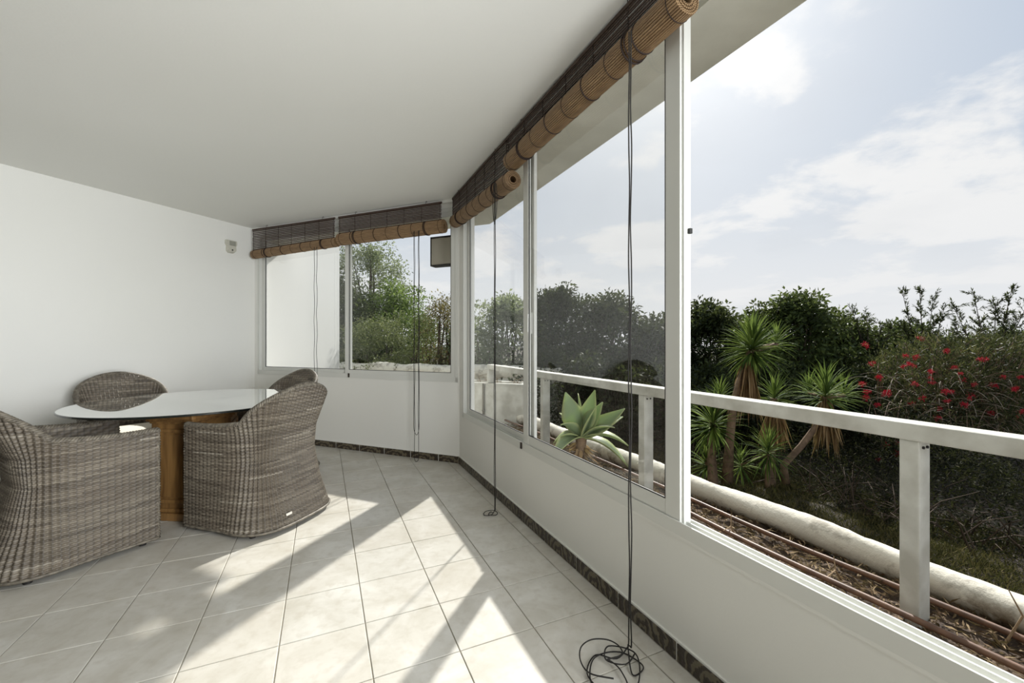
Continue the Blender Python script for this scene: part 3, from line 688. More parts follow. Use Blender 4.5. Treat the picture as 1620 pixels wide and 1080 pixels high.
def yucca(label, base, pts, heads, seed, trunk_r=.05, so=(0, 0, 0)):
    rr = random.Random(seed); org = Vector((base[0], base[1], GZ)); root = thing(empty('yucca', org), label, 'yucca', 'spiky yuccas in the garden')
    b = MB(); pp = [Vector(p)-org for p in pts]; r = [trunk_r*(1.35 if i == 0 else 1-.25*i/len(pp)) for i in range(len(pp))]
    b.tube(pp, r, 10); b.build('trunk', M_ytrunk, root, True)
    for (hp, R, nl, skirt, lo) in heads:
        h = Vector(hp)-org
        if (h-pp[-1]).length > .05:
            near = min(pp, key=lambda q: (q-h).length); MBt = MB().tube([near, h], [trunk_r*.7, trunk_r*.6], 8); MBt.build('trunk', M_ytrunk, root, True)
        for k in range(nl):
            u = (k+.5)/nl; el = math.radians(88-(88-lo)*u**1.0+rr.uniform(-8, 8)); az = k*2.39996+rr.uniform(-.2, .2)
            o = bpy.data.objects.new('leaf', YL[rr.randrange(5)]); COL.objects.link(o); o.parent = root
            o.location = h+Vector((0, 0, (.35-.7*u)*R*.45)); o.rotation_euler = (rr.uniform(-.3, .3), -el, az); l = R*rr.uniform(.85, 1.1); o.scale = (l, l*.85, l)
        if skirt > 0:
            n = int(150); az = np.array([rr.uniform(0, 6.28) for _ in range(n)]); z0 = np.array([rr.uniform(-.35, .05) for _ in range(n)])*skirt
            cent = np.stack([np.cos(az)*.03, np.sin(az)*.03, z0], -1)+np.array(h)+np.array(so); dd = np.stack([np.cos(az)*.22+so[0]*1.5, np.sin(az)*.22, -np.ones(n)], -1)+RNG.normal(0, .06, (n, 3))
            V, F = leaves(cent, dd, skirt*np.array([rr.uniform(.55, 1) for _ in range(n)]), .022, .2)
            o = link('dead_leaf_skirt', npmesh('dead_leaf_skirt', V, F, RNG.uniform(0, 1, n)), M_ydead, root); o['kind'] = 'stuff'
def gp(px, py): # ground point
    Y = 660*(1.2-GZ)/(py-540); return Vector(((px-810)/660*Y, Y, GZ))
y1 = gp(1150, 768)
yucca('tallest yucca with big spiky head and brown dead leaf skirt', y1, [y1, W(1154, 700, 4.34), W(1159, 650, 4.34), W(1170, 606, 4.34), W(1188, 555, 4.34)],
      [(W(1190, 552, 4.34), .36, 230, .58, -42), (W(1228, 545, 4.6), .25, 70, 0, -20)], 1, .044, (-.05, 0, -.08))
y2 = gp(1128, 770)
yucca('low bushy yucca clump left of the tallest trunk', y2, [y2, W(1125, 700, 4.5), W(1128, 665, 4.5)],
      [(W(1128, 672, 4.45), .38, 130, .0, -50), (W(1139, 628, 4.5), .23, 55, 0, 0), (W(1118, 735, 4.5), .28, 60, 0, -50)], 2, .04)
y3 = gp(1218, 772)
yucca('thin yucca with grey-green head and hanging skirt right of tallest', y3, [y3, W(1221, 700, 4.6), W(1224, 630, 4.6)],
      [(W(1225, 630, 4.6), .28, 80, .52, -25)], 3, .04)
y4 = gp(1243, 770)
yucca('leaning yucca whose trunk slants right above a straw skirt', (y4.x, y4.y), [y4, W(1240, 735, 4.3), W(1268, 705, 4.3), W(1298, 665, 4.3), W(1306, 628, 4.3)],
      [(W(1306, 625, 4.3), .34, 100, .52, -20), (W(1335, 625, 4.8), .26, 50, 0, -10), (W(1280, 620, 4.9), .26, 45, 0, -5)], 4, .035)
y5 = gp(1214, 778)
yucca('stemless low yucca rosette on the ground by the tallest trunk', y5, [y5, W(1215, 718, 4.2)],
      [(W(1215, 716, 4.2), .28, 90, .0, -60), (W(1172, 735, 4.3), .24, 50, 0, -60)], 5, .02)

# ------------------------------------------------------------------ agave
def agm(nt, b, tc):
    uvn = N(nt, 'ShaderNodeUVMap'); sp = N(nt, 'ShaderNodeSeparateXYZ'); nt.links.new(uvn.outputs[0], sp.inputs[0])
    e = mathn(nt, 'ABSOLUTE', mathn(nt, 'SUBTRACT', sp.outputs[0], .5)); mr = N(nt, 'ShaderNodeMapRange', inp={1: .30, 2: .5}); nt.links.new(e, mr.inputs[0])
    c = mixc(nt, mr.outputs[0], S(150, 168, 134), S(196, 202, 146)); nt.links.new(c, b.inputs['Base Color'])
    t = N(nt, 'ShaderNodeBsdfTranslucent', inp={0: (*S(186, 206, 138), 1)}); mx = N(nt, 'ShaderNodeMixShader', inp={0: .35})
    nt.links.new(b.outputs[0], mx.inputs[1]); nt.links.new(t.outputs[0], mx.inputs[2]); nt.links.new(mx.outputs[0], nt.nodes['Material Output'].inputs[0])
M_ag = mat('agave_leaf', rough=.45, extra=agm)
AG = Vector((.50, 3.02, .50))
ag = thing(empty('agave', (AG.x, AG.y, SOIL)), 'pale green agave with broad pointed leaves in the soil bed', 'agave')
def agave_leaf(tip, wd, bend, twist=0):
    tip = Vector(tip); n = 10; mcols = 5; V = []; uv = []
    ctrl = tip*.5+Vector((0, 0, bend)); L = tip.length
    side0 = tip.cross(Vector((0, 0, 1)))
    if side0.length < .05: side0 = Vector((1, 0, 0))
    side0.normalize(); side0 = Matrix.Rotation(twist, 3, tip.normalized()) @ side0
    for i in range(n+1):
        u = i/n; p = ctrl*2*u*(1-u)+tip*u*u; tg = (ctrl*(2-4*u)+tip*2*u).normalized(); s_ = (side0-tg*side0.dot(tg)).normalized(); up = s_.cross(tg)
        if up.z < 0 and twist == 0: up = -up
        w_ = wd*.5*max(.015, (.5+.72*math.sin(u/.5*PI/2)**1.4) if u < .5 else 1.22*(1-((u-.5)/.5)**1.35))
        for j in range(mcols):
            q = j/(mcols-1)*2-1; V.append(p+s_*q*w_+up*(abs(q)**1.6)*w_*.45); uv.append((j/(mcols-1), u))
    F = [(i*mcols+j, i*mcols+j+1, (i+1)*mcols+j+1, (i+1)*mcols+j) for i in range(n) for j in range(mcols-1)]
    me = npmesh('leaf', np.array([tuple(v) for v in V]), np.array(F), None, np.array(uv)); o = link('leaf', me, M_ag, ag, True)
    o.location = AG-Vector(ag.location); md = o.modifiers.new('s', 'SOLIDIFY'); md.thickness = .006
    return o
for tip, wd, bd, tw in [((-.12, -.05, .34), .13, -.02, 1.2), ((.0, .12, .31), .08, .0, 1.3), ((.095, -.02, .35), .105, -.02, 1.3), ((.31, -.02, .22), .115, -.03, .7), ((.33, .10, .14), .10, .02, .5),
                        ((.33, -.05, -.04), .10, .09, 0), ((.31, -.12, -.17), .105, .10, 0), ((-.22, -.14, -.11), .11, .09, 0), ((-.20, .02, -.04), .09, .08, 0), ((.07, -.14, .24), .11, .02, 1.0),
                        ((.12, .2, .2), .10, .05, .2), ((-.05, .24, .12), .10, .08, 0), ((-.14, .14, .16), .09, .05, 0), ((.16, .02, .26), .08, .0, .9), ((.22, -.10, .10), .085, .06, 0), ((-.16, -.10, .12), .08, .06, .4)]:
    agave_leaf(tip, wd, bd, tw)
b = MB().tube([(0, 0, -.03), (.0, 0, .10), (0, 0, .21)], [.035, .03, .045], 10); b.build('stem', M_ytrunk, ag, True)
cent = np.zeros((40, 3)); cent[:, 2] = RNG.uniform(.08, .18, 40); az = RNG.uniform(0, 6.28, 40); dd = np.stack([np.cos(az), np.sin(az), -RNG.uniform(.2, 1, 40)], -1)
V, F = leaves(cent, dd, RNG.uniform(.08, .17, 40), .03, .3); o = link('withered_leaves', npmesh('withered_leaves', V, F, RNG.uniform(0, 1, 40)), M_ydead, ag); o['kind'] = 'stuff'

# ------------------------------------------------------------------ grey box outside the corner
bx = thing(empty('wall_box', v3(FF(.2, .3), 2.1)), 'grey rectangular box with black top and bottom edges outside far window', 'box')
M_gb = mat('grey_box', S(176, 170, 156), .6)
fx = lambda t, o=0: (FF(t, o)[0]-bx.location.x, FF(t, o)[1]-bx.location.y)
b = MB(); b.fbox(fx, .22, .505, .27, .36, -.07, .22); b.build('body', M_gb, bx, bevel=.008)
b = MB(); b.fbox(fx, .215, .51, .262, .365, .22, .233); b.fbox(fx, .215, .51, .262, .365, -.083, -.07); b.fbox(fx, .505, .511, .264, .363, -.07, .22); b.build('edge_band', M_gask, bx)
b = MB(); b.fbox(fx, .07, .22, .30, .32, -.03, .15); b.fbox(fx, .03, .07, FT+.002, .34, -.03, .01); b.build('bracket', M_pvc, bx)

# ------------------------------------------------------------------ motion detector on the left wall
p = FL(.304, -.0); det = thing(empty('motion_detector', v3(p, 2.32)), 'small grey motion detector high on the left wall', 'detector')
M_det = mat('detector_plastic', S(196, 194, 182), .45); M_lens = mat('detector_lens', S(150, 150, 140), .3)
fl2 = lambda t, o=0: (FL(.304+t, o)[0]-p[0], FL(.304+t, o)[1]-p[1])
prof = [(-.052, .075), (.052, .075), (.062, .06), (.062, .025), (.048, -.0), (.052, -.03), (.05, -.055), (.03, -.078), (-.03, -.078), (-.05, -.055), (-.052, -.03), (-.048, 0), (-.062, .025), (-.062, .06)]
def plate(prof, o0, o1, k=1.0):
    n = len(prof); V = []
    for (a, c), oo in [(q, o0) for q in prof]: V.append(v3(fl2(a*k, oo), c*k))
    for (a, c) in prof: V.append(v3(fl2(a*k*.9, o1), c*k*.9))
    F = [tuple(range(n)), tuple(range(2*n-1, n-1, -1))]+[(i, n+i, n+(i+1) % n, (i+1) % n) for i in range(n)]
    mb = MB(); mb.add(V, F); return mb
plate(prof, -.001, -.045).build('housing', M_det, det)
b = MB(); b.fbox(fl2, -.036, .036, -.052, -.044, .005, .058); b.build('lens', M_lens, det, bevel=.006)
b = MB(); b.tube([v3(fl2(.0, -.04), -.045), v3(fl2(0, -.047), -.045)], .009, 12); b.build('indicator', M_gask, det)

# ------------------------------------------------------------------ bamboo blinds
def bam(nt, b, tc):
    n = N(nt, 'ShaderNodeTexNoise', inp={'Scale': 60.0, 'Detail': 3.0}); mp = N(nt, 'ShaderNodeMapping', inp={'Scale': (.25, .25, 3)}); nt.links.new(tc.outputs['Object'], mp.inputs[0]); nt.links.new(mp.outputs[0], n.inputs[0])
    mr = N(nt, 'ShaderNodeMapRange', inp={1: .3, 2: .7}); nt.links.new(n.outputs[0], mr.inputs[0])
    nt.links.new(mixc(nt, mr.outputs[0], S(158, 130, 96), S(122, 97, 70)), b.inputs['Base Color'])
M_bam = mat('bamboo', rough=.5, extra=bam)
M_bdark = mat('dark_bamboo_shade', S(64, 48, 38), .6)  # backlit shade of the slats put into the bamboo colour; dark headrail shares it
M_string = mat('dark_string', S(44, 30, 24), .8)
def blind(fr, t0, t1, ztop, zc0, zc1, r, label, nsl, cords, group='bamboo roller blinds over the windows', off=-.085, ext=.015):
    """zc0/zc1 roll-centre heights at t0/t1; cords: list of (t, list of (dt, do, z))"""
    org = v3(fr((t0+t1)/2, off), ztop); root = thing(empty('bamboo_blind', org), label, 'blind', group); O = Vector(org)
    g = lambda t, o, z: Vector(v3(fr(t, o), z))-O
    Lh = t1-t0; zc = lambda t: zc0+(zc1-zc0)*(t-t0)/Lh
    def bar(name, a, b_, o, za, zb, th, h, m, bevel=0):
        mb = MB(); V = []
        for (t, z) in ((a, za), (b_, zb)):
            for (do, dz) in ((-th/2, -h/2), (th/2, -h/2), (th/2, h/2), (-th/2, h/2)): V.append(g(t, o+do, z+dz))
        mb.add(V, [(0, 1, 2, 3), (7, 6, 5, 4), (0, 4, 5, 1), (1, 5, 6, 2), (2, 6, 7, 3), (3, 7, 4, 0)]); return mb.build(name, m, root)
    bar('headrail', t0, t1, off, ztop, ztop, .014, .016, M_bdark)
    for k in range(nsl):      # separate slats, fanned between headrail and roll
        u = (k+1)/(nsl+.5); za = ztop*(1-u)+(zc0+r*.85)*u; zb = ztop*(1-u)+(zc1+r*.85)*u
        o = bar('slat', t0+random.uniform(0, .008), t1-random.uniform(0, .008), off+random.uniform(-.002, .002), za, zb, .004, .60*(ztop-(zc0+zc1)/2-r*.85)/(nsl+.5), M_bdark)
    nst = 7
    for k in range(nst):
        t = t0+.02+(Lh-.04)*k/(nst-1); b = MB(); b.tube([g(t, off-.004, ztop), g(t, off-.004, zc(t)+r*.8)], .0022, 5)
        b.build('lath_string', M_string, root)
    # the rolled-up part: a spiral of thin laths
    oc = off+r*.50; nl = 38; b = MB()
    for turn, rr_ in ((0, r), (1, r*.84), (2, r*.68), (3, r*.5)):
        m_ = int(nl*rr_/r); 
        V = []; F = []; pr = []
        for k in range(m_):
            for q, dr in ((0, -.0042), (.2, .0003), (.5, .0016), (.8, .0003)):
                a = 2*PI*(k+q)/m_; pr.append((a, rr_+dr-.0*a))
        j = random.uniform(0, .006)
        for (t, z) in ((t0-ext+j, zc(t0-ext)), (t1+ext-j, zc(t1+ext))):
            for (a, R_) in pr: V.append(g(t, oc+math.cos(a)*R_, z+math.sin(a)*R_))
            for (a, R_) in pr: V.append(g(t, oc+math.cos(a)*(R_-.005), z+math.sin(a)*(R_-.005)))
        n = len(pr)
        for i in range(n):
            i2 = (i+1) % n
            F += [(i, i2, 2*n+i2, 2*n+i), (n+i2, n+i, 3*n+i, 3*n+i2), (i2, i, n+i, n+i2), (2*n+i, 2*n+i2, 3*n+i2, 3*n+i)]
        b.add(V, F)
    b.build('roll', M_bam, root)
    def ring(t, rad, th):
        mb = MB(); pts = [g(t+.004*math.sin(a), oc+math.cos(a)*rad, zc(t)+math.sin(a)*rad) for a in np.linspace(0, 2*PI, 25)[:-1]]
        mb.tube(pts, th, 5, False, True); return mb
    nr = 9
    for k in range(nr):
        t = t0+.03+(Lh-.06)*k/(nr-1); ring(t, r+.002, .0036 if k % 2 else .0018).build('binding_string', M_string, root)
    for t in (t0+.14*Lh, t1-.18*Lh):
        ring(t, r+.005, .0042).build('lift_cord_loop', M_string, root); ring(t+.016, r+.004, .003).build('lift_cord_loop', M_string, root)
        b = MB(); b.tube([g(t, off, ztop), g(t, off, ztop+.028), g(t, off+.012, ztop+.04), g(t, off+.02, ztop+.028)], .0022, 6); b.build('hook', M_gask, root)
    for (tt, paths) in cords:
        for pth in paths:
            b = MB(); raw = [g(tt+dt, do-.014, z) for dt, do, z in pth]; sm = []
            n = len(raw)
            for i in range(n-1):      # Catmull-Rom smoothing
                p0, p1, p2, p3 = raw[max(i-1, 0)], raw[i], raw[i+1], raw[min(i+2, n-1)]
                for q in range(6):
                    u = q/6; sm.append(.5*((2*p1)+(p2-p0)*u+(2*p0-5*p1+4*p2-p3)*u*u+(3*p1-p0-3*p2+p3)*u*u*u))
            sm.append(raw[-1]); b.tube(sm, .0026, 6); b.build('pull_cord', M_cord, root, True)
    return root
def wob(z0, z1, n, dt, do, a, ph):
    return [(dt+a*math.sin(k*1.9+ph)*min(1, k/2), do, z0+(z1-z0)*k/n) for k in range(n+1)]
# loop of cord on the floor near the first right-hand blind
cA1 = wob(2.31, .02, 14, 0, -.115, .003, .3)+[(-.01, -.14, .008), (.03, -.17, .008), (.06, -.13, .01), (.02, -.10, .008), (-.02, -.12, .012), (-.03, -.17, .008), (.02, -.2, .008), (.05, -.16, .012), (.0, -.12, .008)]
cA2 = wob(2.31, .02, 14, .012, -.113, .004, 2.0)
cA3 = [(-.02, -.11, 2.30), (-.035, -.112, 2.2), (-.02, -.115, 2.08), (.005, -.115, 2.02)]
cA4 = [(.02, -.11, 2.30), (.04, -.112, 2.2), (.035, -.115, 2.08), (.008, -.115, 2.03)]
random.seed(21)
pile = [(0, -.13, .02)]
for k in range(26):
    a = k*.75+random.uniform(-.15, .15); R_ = random.uniform(.04, .11); R_ = .05+.035*math.sin(k*.31); pile.append((.04+.05*math.sin(k*.23)+R_*math.cos(a)*1.2, -.24+.05*math.cos(k*.37)+R_*math.sin(a), .006+.0011*k))
pile2 = [(0, -.128, .02), (.02, -.2, .008), (-.03, -.26, .006), (.03, -.34, .006), (.12, -.33, .006), (.16, -.24, .008), (.10, -.16, .012), (.03, -.13, .02), (-.03, -.2, .022), (.02, -.25, .02), (.07, -.2, .022), (.04, -.13, .02)]
cB1 = wob(2.40, .03, 16, 0, -.125, .003, .1)+pile
cB2 = wob(2.40, .03, 16, .008, -.122, .004, 1.6)+pile2
blind(FR, 1.37, 2.86, 2.572, 2.418, 2.410, .058, 'near bamboo blind over the right windows, biggest in view', 8, [(2.665, [cB1, cB2])], ext=.012)
blind(FR, .05, 1.38, 2.572, 2.360, 2.292, .058, 'bamboo blind on right windows next to the room corner', 11, [(1.24, [cA1, cA2, cA3, cA4])], ext=.02)
cC1 = wob(2.30, .06, 14, 0, -.11, .003, .7)+[(-.005, -.112, .02), (-.02, -.115, .008), (-.04, -.112, .02)]+wob(.05, 2.30, 14, -.046, -.11, .003, 2.5)
cC2 = wob(2.30, .45, 10, .012, -.105, .002, .7)+[(.01, -.105, .32), (-.02, -.105, .27), (-.045, -.105, .32)]+wob(.45, 2.30, 10, -.05, -.105, .002, 2.5)
blind(FF, .15, 1.465, 2.56, 2.335, 2.325, .064, 'right bamboo blind of the two over the far window', 11, [(.44, [cC1, cC2])])
cD1 = wob(2.26, .86, 12, 0, -.09, .004, .7); cD2 = wob(2.26, .78, 12, -.04, -.092, .007, 2.5)
blind(FF, 1.515, 2.83, 2.56, 2.30, 2.265, .05, 'left bamboo blind of the two over the far window', 12, [(1.80, [cD1, cD2])])
random.seed(5)

# ------------------------------------------------------------------ table
def wood(nt, b, tc):
    mp = N(nt, 'ShaderNodeMapping', inp={'Scale': (9, 9, .8)}); nt.links.new(tc.outputs['Object'], mp.inputs[0])
    n = N(nt, 'ShaderNodeTexNoise', inp={'Scale': 3.0, 'Detail': 7.0, 'Distortion': .8}); nt.links.new(mp.outputs[0], n.inputs[0])
    mr = N(nt, 'ShaderNodeMapRange', inp={1: .3, 2: .7}); nt.links.new(n.outputs[0], mr.inputs[0])
    nt.links.new(mixc(nt, mr.outputs[0], S(150, 114, 68), S(98, 70, 40)), b.inputs['Base Color'])
M_wood = mat('golden_wood', rough=.38, extra=wood)
M_top = bpy.data.materials.new('dark_glass_top'); M_top.use_nodes = True; bt = M_top.node_tree.nodes['Principled BSDF']
bt.inputs['Metallic'].default_value = .92; bt.inputs['Base Color'].default_value = (.78, .80, .79, 1); bt.inputs['Roughness'].default_value = .015; bt.inputs['IOR'].default_value = 3.2; bt.inputs['Specular IOR Level'].default_value = .5
M_edge = mat('dark_glass_edge', S(26, 30, 28), .15)
TC = Vector((-2.40, 3.20, 0)); tb = thing(empty('dining_table', TC), 'round dark glass table on a golden wood pedestal', 'table')
b = MB(); n = 128; R_ = .75
rings = [(R_-.006, .738), (R_-.001, .740), (R_, .744), (R_-.001, .749), (R_-.007, .752)]
for rr_, z in rings: b.v += [(rr_*math.cos(2*PI*k/n), rr_*math.sin(2*PI*k/n), z) for k in range(n)]
for i in range(len(rings)-1):
    for k in range(n): b.f.append((i*n+k, i*n+(k+1) % n, (i+1)*n+(k+1) % n, (i+1)*n+k))
b.f.append(tuple(range(n-1, -1, -1))); b.f.append(tuple((len(rings)-1)*n+k for k in range(n)))
tt = b.build('tabletop', M_top, tb)
b = MB(); ro, ri = R_+.0012, R_-.004
for rr_, z in ((ro-.003, .7375), (ro, .7395), (ro, .7485), (ro-.003, .7505), (ri, .7505), (ri, .7375)): b.v += [(rr_*math.cos(2*PI*k/n), rr_*math.sin(2*PI*k/n), z) for k in range(n)]
for i in range(6):
    for k in range(n): b.f.append((i*n+k, i*n+(k+1) % n, ((i+1) % 6)*n+(k+1) % n, ((i+1) % 6)*n+k))
b.build('edge_band', M_edge, tb)
hexp = [(-2.46, 2.80), (-2.12, 2.77), (-2.03, 3.06), (-2.18, 3.36), (-2.52, 3.39), (-2.61, 3.10)]
hc = Vector((-2.32, 3.08)); hx = lambda k, inset=0: [tuple((Vector(p)-hc)*(1-inset/.33)+hc-TC.xy) for p in hexp]
b = MB().prism(hx(0, .035), .06, .66); b.build('pedestal_body', M_wood, tb, bevel=.004)
b = MB(); b.prism(hx(0, .0), 0.0, .05); b.prism(hx(0, .02), .05, .075); b.build('plinth', M_wood, tb, bevel=.004)
b = MB()
for ins, z0, z1 in ((.022, .645, .662), (.0, .662, .682), (-.03, .682, .712), (-.015, .712, .737)): b.prism(hx(0, ins), z0, z1)
b.build('top_moulding', M_wood, tb, bevel=.004)
pts = hx(0, .035)
for k in range(6):    # raised frame moulding and panel on each face
    a, c = Vector(pts[k]), Vector(pts[(k+1) % 6]); d = (c-a).normalized(); nn = Vector((d.y, -d.x))
    if nn.dot((a+c)/2-(hc-TC.xy)) < 0: nn = -nn
    L = (c-a).length; fr = lambda t, o=0, a=a, d=d, nn=nn: (a.x+d.x*t+nn.x*o, a.y+d.y*t+nn.y*o)
    b = MB()
    for (t0, t1, z0, z1) in ((.03, L-.03, .585, .61), (.03, L-.03, .11, .135), (.03, .055, .135, .585), (L-.055, L-.03, .135, .585)): b.fbox(fr, t0, t1, .0002, .012, z0, z1)
    b.build('panel_frame', M_wood, tb, bevel=.004)
    b = MB(); b.fbox(fr, .07, L-.07, .0002, .006, .15, .57); b.build('panel', M_wood, tb, bevel=.004)

# ------------------------------------------------------------------ wicker armchairs
def wick(nt, b, tc):
    uvn = N(nt, 'ShaderNodeUVMap'); sp = N(nt, 'ShaderNodeSeparateXYZ'); nt.links.new(uvn.outputs[0], sp.inputs[0])
    fv = mathn(nt, 'FLOOR', sp.outputs[1])
    fu = mathn(nt, 'FLOOR', mathn(nt, 'ADD', mathn(nt, 'MULTIPLY', sp.outputs[0], .12), mathn(nt, 'MULTIPLY', fv, .377)))
    cmb = N(nt, 'ShaderNodeCombineXYZ'); nt.links.new(fu, cmb.inputs[0]); nt.links.new(fv, cmb.inputs[1])
    wn = N(nt, 'ShaderNodeTexWhiteNoise', noise_dimensions='2D'); nt.links.new(cmb.outputs[0], wn.inputs[0])
    c = ramp(nt, wn.outputs[0], [(0, S(78, 73, 64)), (.4, S(102, 96, 85)), (.8, S(120, 113, 100)), (.97, S(134, 127, 113)), (1, S(160, 154, 141))])
    n = N(nt, 'ShaderNodeTexNoise', inp={'Scale': 7.0, 'Detail': 3.0}); nt.links.new(tc.outputs['Object'], n.inputs[0])
    c = mixc(nt, mathn(nt, 'MULTIPLY', n.outputs[0], .5), c, S(104, 88, 72))
    # shade of the deep gaps between strands, put into the colour
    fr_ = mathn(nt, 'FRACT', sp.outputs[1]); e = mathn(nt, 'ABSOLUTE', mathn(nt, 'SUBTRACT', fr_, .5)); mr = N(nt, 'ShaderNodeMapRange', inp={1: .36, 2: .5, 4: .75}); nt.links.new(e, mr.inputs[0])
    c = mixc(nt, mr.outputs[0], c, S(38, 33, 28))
    # upright stakes between the bends, with column shading painted into the colour
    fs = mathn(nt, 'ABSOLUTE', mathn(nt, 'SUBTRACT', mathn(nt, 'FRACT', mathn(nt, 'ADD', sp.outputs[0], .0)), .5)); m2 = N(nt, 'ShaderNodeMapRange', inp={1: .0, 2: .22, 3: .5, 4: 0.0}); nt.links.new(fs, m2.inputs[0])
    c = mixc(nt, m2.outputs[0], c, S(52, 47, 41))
    nt.links.new(c, b.inputs['Base Color'])
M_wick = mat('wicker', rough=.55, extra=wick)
M_rim = mat('braided_rim_fibre', S(122, 115, 102), .55, noise=(40, S(84, 78, 68), 3.0))
M_foot = mat('black_foot', S(28, 26, 24), .6)
WH_, DF, DB = .33, .29, .31
def plan(n):
    """outer plan curve, front-left round the back to front-right -> points, normals"""
    P_ = []
    for i in range(200): P_.append((-WH_, DF-(DF+.02)*i/200))
    ex = 2/3.2
    for i in range(801):
        a = PI*i/800; c, s = math.cos(a), math.sin(a)
        P_.append((-WH_*math.copysign(abs(c)**ex, c), -.02-(DB-.02)*abs(s)**ex))
    for i in range(1, 201): P_.append((WH_, -.02+(DF+.02)*i/200))
    P_ = np.array(P_); seg = np.linalg.norm(np.diff(P_, axis=0), axis=1); s = np.concatenate([[0], np.cumsum(seg)]); T_ = s[-1]
    u = np.linspace(0, T_, n); X = np.interp(u, s, P_[:, 0]); Y = np.interp(u, s, P_[:, 1])
    dx = np.gradient(X); dy = np.gradient(Y); l = np.hypot(dx, dy); NX = dy/l; NY = -dx/l   # outward?
    k = np.ones(9)/9; 
    NX = np.convolve(np.pad(NX, 4, 'edge'), k, 'valid'); NY = np.convolve(np.pad(NY, 4, 'edge'), k, 'valid')
    l = np.hypot(NX, NY); NX /= l; NY /= l
    if NX[5] > 0: NX, NY = -NX, -NY
    return u, T_, X, Y, NX, NY
def topz(u, T_):
    a = np.minimum(u, T_-u); h = T_/2; t = np.clip((a-.44)/(h-.44), 0, 1)
    return .672+.02*np.clip(a/.44, 0, 1)-.012*np.sin(np.clip(a/.44, 0, 1)*PI)+.222*np.sin(t*PI/2)**.85
ZB = .028
def flare(z, zt):     # outward push of the back with height
    return np.interp(z, [0, .1, .25, .45, .6, .75, .92], [.052, .020, -.032, -.074, -.058, .002, .066])
def shell(nu, nrow, per, inner, u0=0.0, u1=1.0, stakes=56):
    full = 1601; u, T_, X, Y, NX, NY = plan(full)
    U = np.linspace(u0*T_, u1*T_, nu); x = np.interp(U, u, X); y = np.interp(U, u, Y); nx = np.interp(U, u, NX); ny = np.interp(U, u, NY); zt = topz(U, T_)
    l = np.hypot(nx, ny); nx /= l; ny /= l
    nv = nrow*per+1; v = np.linspace(0, 1, nv)
    Z0 = ZB+(.905-ZB)*v[None, :]+0*zt[:, None]; Z = np.minimum(Z0, zt[:, None]); clamped = Z0 > zt[:, None]+1e-6
    back = np.clip((-y-.02)/(DB-.04), 0, 1)**1.3; side = np.clip(1-back, 0, 1)*np.clip((.2-y)/.3, 0, 1)
    off = flare(Z, zt[:, None])*(back[:, None]+.25*side[:, None])
    us = U/T_*stakes; rows = v*nrow
    rowi = np.floor(np.minimum(rows, nrow-.001)); rf = rows-rowi
    A = .0042; wv = A*np.cos(PI*us)[:, None]*np.where(rowi % 2 == 0, 1, -1)[None, :]
    prof = .0022*np.sqrt(np.clip(1-(2*rf-1)**2, 0, 1))[None, :]
    rib = -.0030*np.cos(2*PI*us)[:, None]
    w_ = wv*np.sin(PI*np.clip(rf, 0, 1))[None, :]+prof+rib*(back[:, None]*2.4+.4)
    w_ = np.where(clamped, 0, w_)
    d = off+w_ if not inner else off-.034-w_
    V = np.stack([x[:, None]+nx[:, None]*d, y[:, None]+ny[:, None]*d, Z], -1)
    I = np.arange(nu*nv).reshape(nu, nv); F = np.stack([I[:-1, :-1], I[1:, :-1], I[1:, 1:], I[:-1, 1:]], -1).reshape(-1, 4)
    keep = ~clamped.reshape(-1)[F].all(axis=1); F = F[keep]
    if inner: F = F[:, ::-1]
    uv = np.stack(np.broadcast_arrays(us[:, None], rows[None, :]), -1).reshape(-1, 2)
    return V.reshape(-1, 3), F, uv, (x, y, nx, ny, zt, off)
def cat(parts):
    Vs, Fs, Us = [], [], []; k = 0
    for V, F, uv in parts: Vs.append(V); Fs.append(F+k); Us.append(uv); k += len(V)
    return np.concatenate(Vs), np.concatenate(Fs), np.concatenate(Us)
def panel_grid(x0, x1, zf0, zf1, y, nu, nrow, per, stakes, sgn=1):
    U = np.linspace(x0, x1, nu); nv = nrow*per+1; v = np.linspace(0, 1, nv); us = (U-x0)/(x1-x0)*stakes; rows = v*nrow
    rowi = np.floor(np.minimum(rows, nrow-.001)); rf = rows-rowi
    w_ = .0028*np.cos(PI*us)[:, None]*np.where(rowi % 2 == 0, 1, -1)[None, :]*np.sin(PI*rf)[None, :]+.002*np.sin(PI*rf)[None, :]
    V = np.stack([np.broadcast_to(U[:, None], w_.shape), y+sgn*w_, np.broadcast_to((zf0+(zf1-zf0)*v)[None, :], w_.shape)], -1).reshape(-1, 3)
    I = np.arange(nu*nv).reshape(nu, nv); F = np.stack([I[:-1, :-1], I[1:, :-1], I[1:, 1:], I[:-1, 1:]], -1).reshape(-1, 4)
    uv = np.stack(np.broadcast_arrays(us[:, None], rows[None, :]), -1).reshape(-1, 2)
    return V, F, uv
CM = []   # (name, mesh, loc)
NR = 88
for nm, a, c in (('arm', 0, .26), ('backrest', .26, .74), ('arm', .74, 1)):
    nu = int(56*6*(c-a))+1
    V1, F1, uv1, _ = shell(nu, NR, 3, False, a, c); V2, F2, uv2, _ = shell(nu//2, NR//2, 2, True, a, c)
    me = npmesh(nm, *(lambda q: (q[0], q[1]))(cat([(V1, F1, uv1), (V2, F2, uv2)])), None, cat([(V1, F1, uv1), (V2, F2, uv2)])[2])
    me.materials.append(M_wick); me.polygons.foreach_set('use_smooth', [True]*len(me.polygons)); CM.append((nm, me))
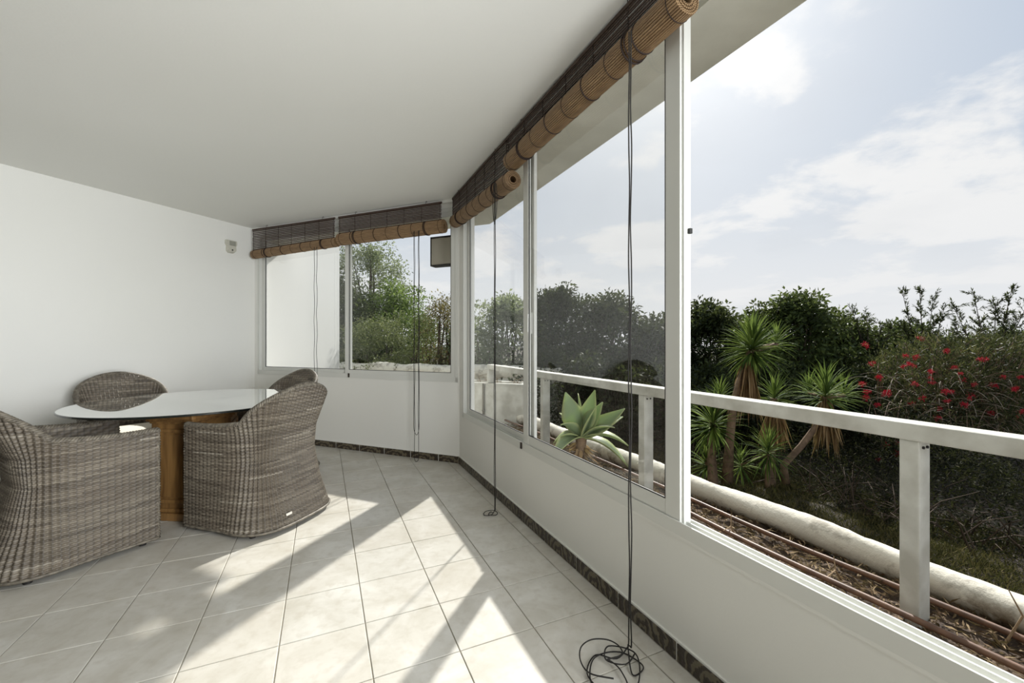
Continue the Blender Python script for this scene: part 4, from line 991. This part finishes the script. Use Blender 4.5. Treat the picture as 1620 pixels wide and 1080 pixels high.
# braided edge: three twisted strands along the top rim and down both arm fronts
u, T_, X, Y, NX, NY = plan(401); zt = topz(u, T_); back = np.clip((-Y-.02)/(DB-.04), 0, 1)**1.3; side = (1-back)*np.clip((.2-Y)/.3, 0, 1)
off = flare(zt, zt)*(back+.25*side)-.016
rim = [Vector((X[i]+NX[i]*off[i], Y[i]+NY[i]*off[i], zt[i])) for i in range(0, 401)]
front1 = [Vector((rim[0].x, rim[0].y, z)) for z in np.linspace(ZB, rim[0].z-.01, 40)]; front2 = [Vector((rim[-1].x, rim[-1].y, z)) for z in np.linspace(rim[-1].z-.01, ZB, 40)]
path = front1+rim+front2; b = MB()
sacc = 0; angs = [0]
for i in range(1, len(path)): sacc += (path[i]-path[i-1]).length; angs.append(sacc*2*PI/.055)
for k in range(4):
    pts = []
    for i, p in enumerate(path):
        d = (path[min(i+1, len(path)-1)]-path[max(i-1, 0)]).normalized(); up = Vector((0, 0, 1)) if abs(d.z) < .9 else Vector((0, 1, 0))
        s_ = d.cross(up).normalized(); up = s_.cross(d); a = angs[i]+k*PI/2; pts.append(p+s_*math.cos(a)*.0135+up*math.sin(a)*.0105)
    b.tube(pts, .0072, 6)
me = b.mesh('braided_edge'); me.materials.append(M_rim); me.polygons.foreach_set('use_smooth', [True]*len(me.polygons)); CM.append(('braided_edge', me))
b = MB()
b.tube([Vector((X[i]+NX[i]*(.050*back[i]+.004), Y[i]+NY[i]*(.050*back[i]+.004), ZB+.004)) for i in range(0, 401, 4)], .008, 6)
me = b.mesh('bottom_edge'); me.materials.append(M_rim); me.polygons.foreach_set('use_smooth', [True]*len(me.polygons)); CM.append(('bottom_edge', me))
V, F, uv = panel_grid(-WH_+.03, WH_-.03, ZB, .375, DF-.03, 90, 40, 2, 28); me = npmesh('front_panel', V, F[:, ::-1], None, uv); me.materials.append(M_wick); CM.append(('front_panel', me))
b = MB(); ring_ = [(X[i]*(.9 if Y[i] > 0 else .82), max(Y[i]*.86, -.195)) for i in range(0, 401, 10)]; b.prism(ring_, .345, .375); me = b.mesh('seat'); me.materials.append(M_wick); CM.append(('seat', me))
# cushion
bm = bmesh.new(); bmesh.ops.create_cube(bm, size=1); bmesh.ops.subdivide_edges(bm, edges=bm.edges[:], cuts=6, use_grid_fill=True)
for v in bm.verts:
    x, y, z = v.co*2; rx = 1-.06*abs(z)**3; v.co = Vector((x*.262*rx*(1-.04*y*y)*(1-.22*max(0, -y)**2), y*(.205 if y < 0 else .24)*rx*(1-.04*x*x)+.012, .428+z*.05*(1-.35*(max(abs(x), abs(y)))**4)))
me = bpy.data.meshes.new('seat_cushion'); bm.to_mesh(me); bm.free(); me.materials.append(M_cush); me.polygons.foreach_set('use_smooth', [True]*len(me.polygons)); CM.append(('seat_cushion', me))
fm = MB(); fm.tube([(0, 0, 0), (0, 0, .034)], [.017, .02], 12); fme = fm.mesh('foot'); fme.materials.append(M_foot)
b = MB(); b.box(-.022, .022, -.002, .002, -.007, .007); tagm = b.mesh('name_plate'); tagm.materials.append(mat('pale_metal_plate', S(206, 202, 192), .4))
def chair(label, loc, f):
    rz = math.atan2(-f[0], f[1]); root = thing(empty('wicker_armchair', (loc[0], loc[1], 0), rz), label, 'chair', 'wicker armchairs around the table')
    for nm, me in CM:
        o = bpy.data.objects.new(nm, me); COL.objects.link(o); o.parent = root
    for sx in (-1, 1):
        for yy in (.23, -.22):
            o = bpy.data.objects.new('foot', fme); COL.objects.link(o); o.parent = root; o.location = (sx*.285, yy, 0)
    o = bpy.data.objects.new('name_plate', tagm); COL.objects.link(o); o.parent = root; o.location = (-.13, -.343, .10); o.rotation_euler = (-.3, 0, 0)
    return root
chair('wicker armchair cut by the left border, side panel towards the viewer', (-2.541, 2.406), (.505, .863))
chair('wicker armchair seen from behind, curved back beside the sunlit floor', (-1.715, 2.89), (-.957, .29))
chair('wicker armchair against the white left wall, facing the table', (-3.25, 3.56), (.85, -.53))
chair('wicker armchair under the far window, mostly hidden behind another', (-2.235, 3.86), (-.5, -.87))
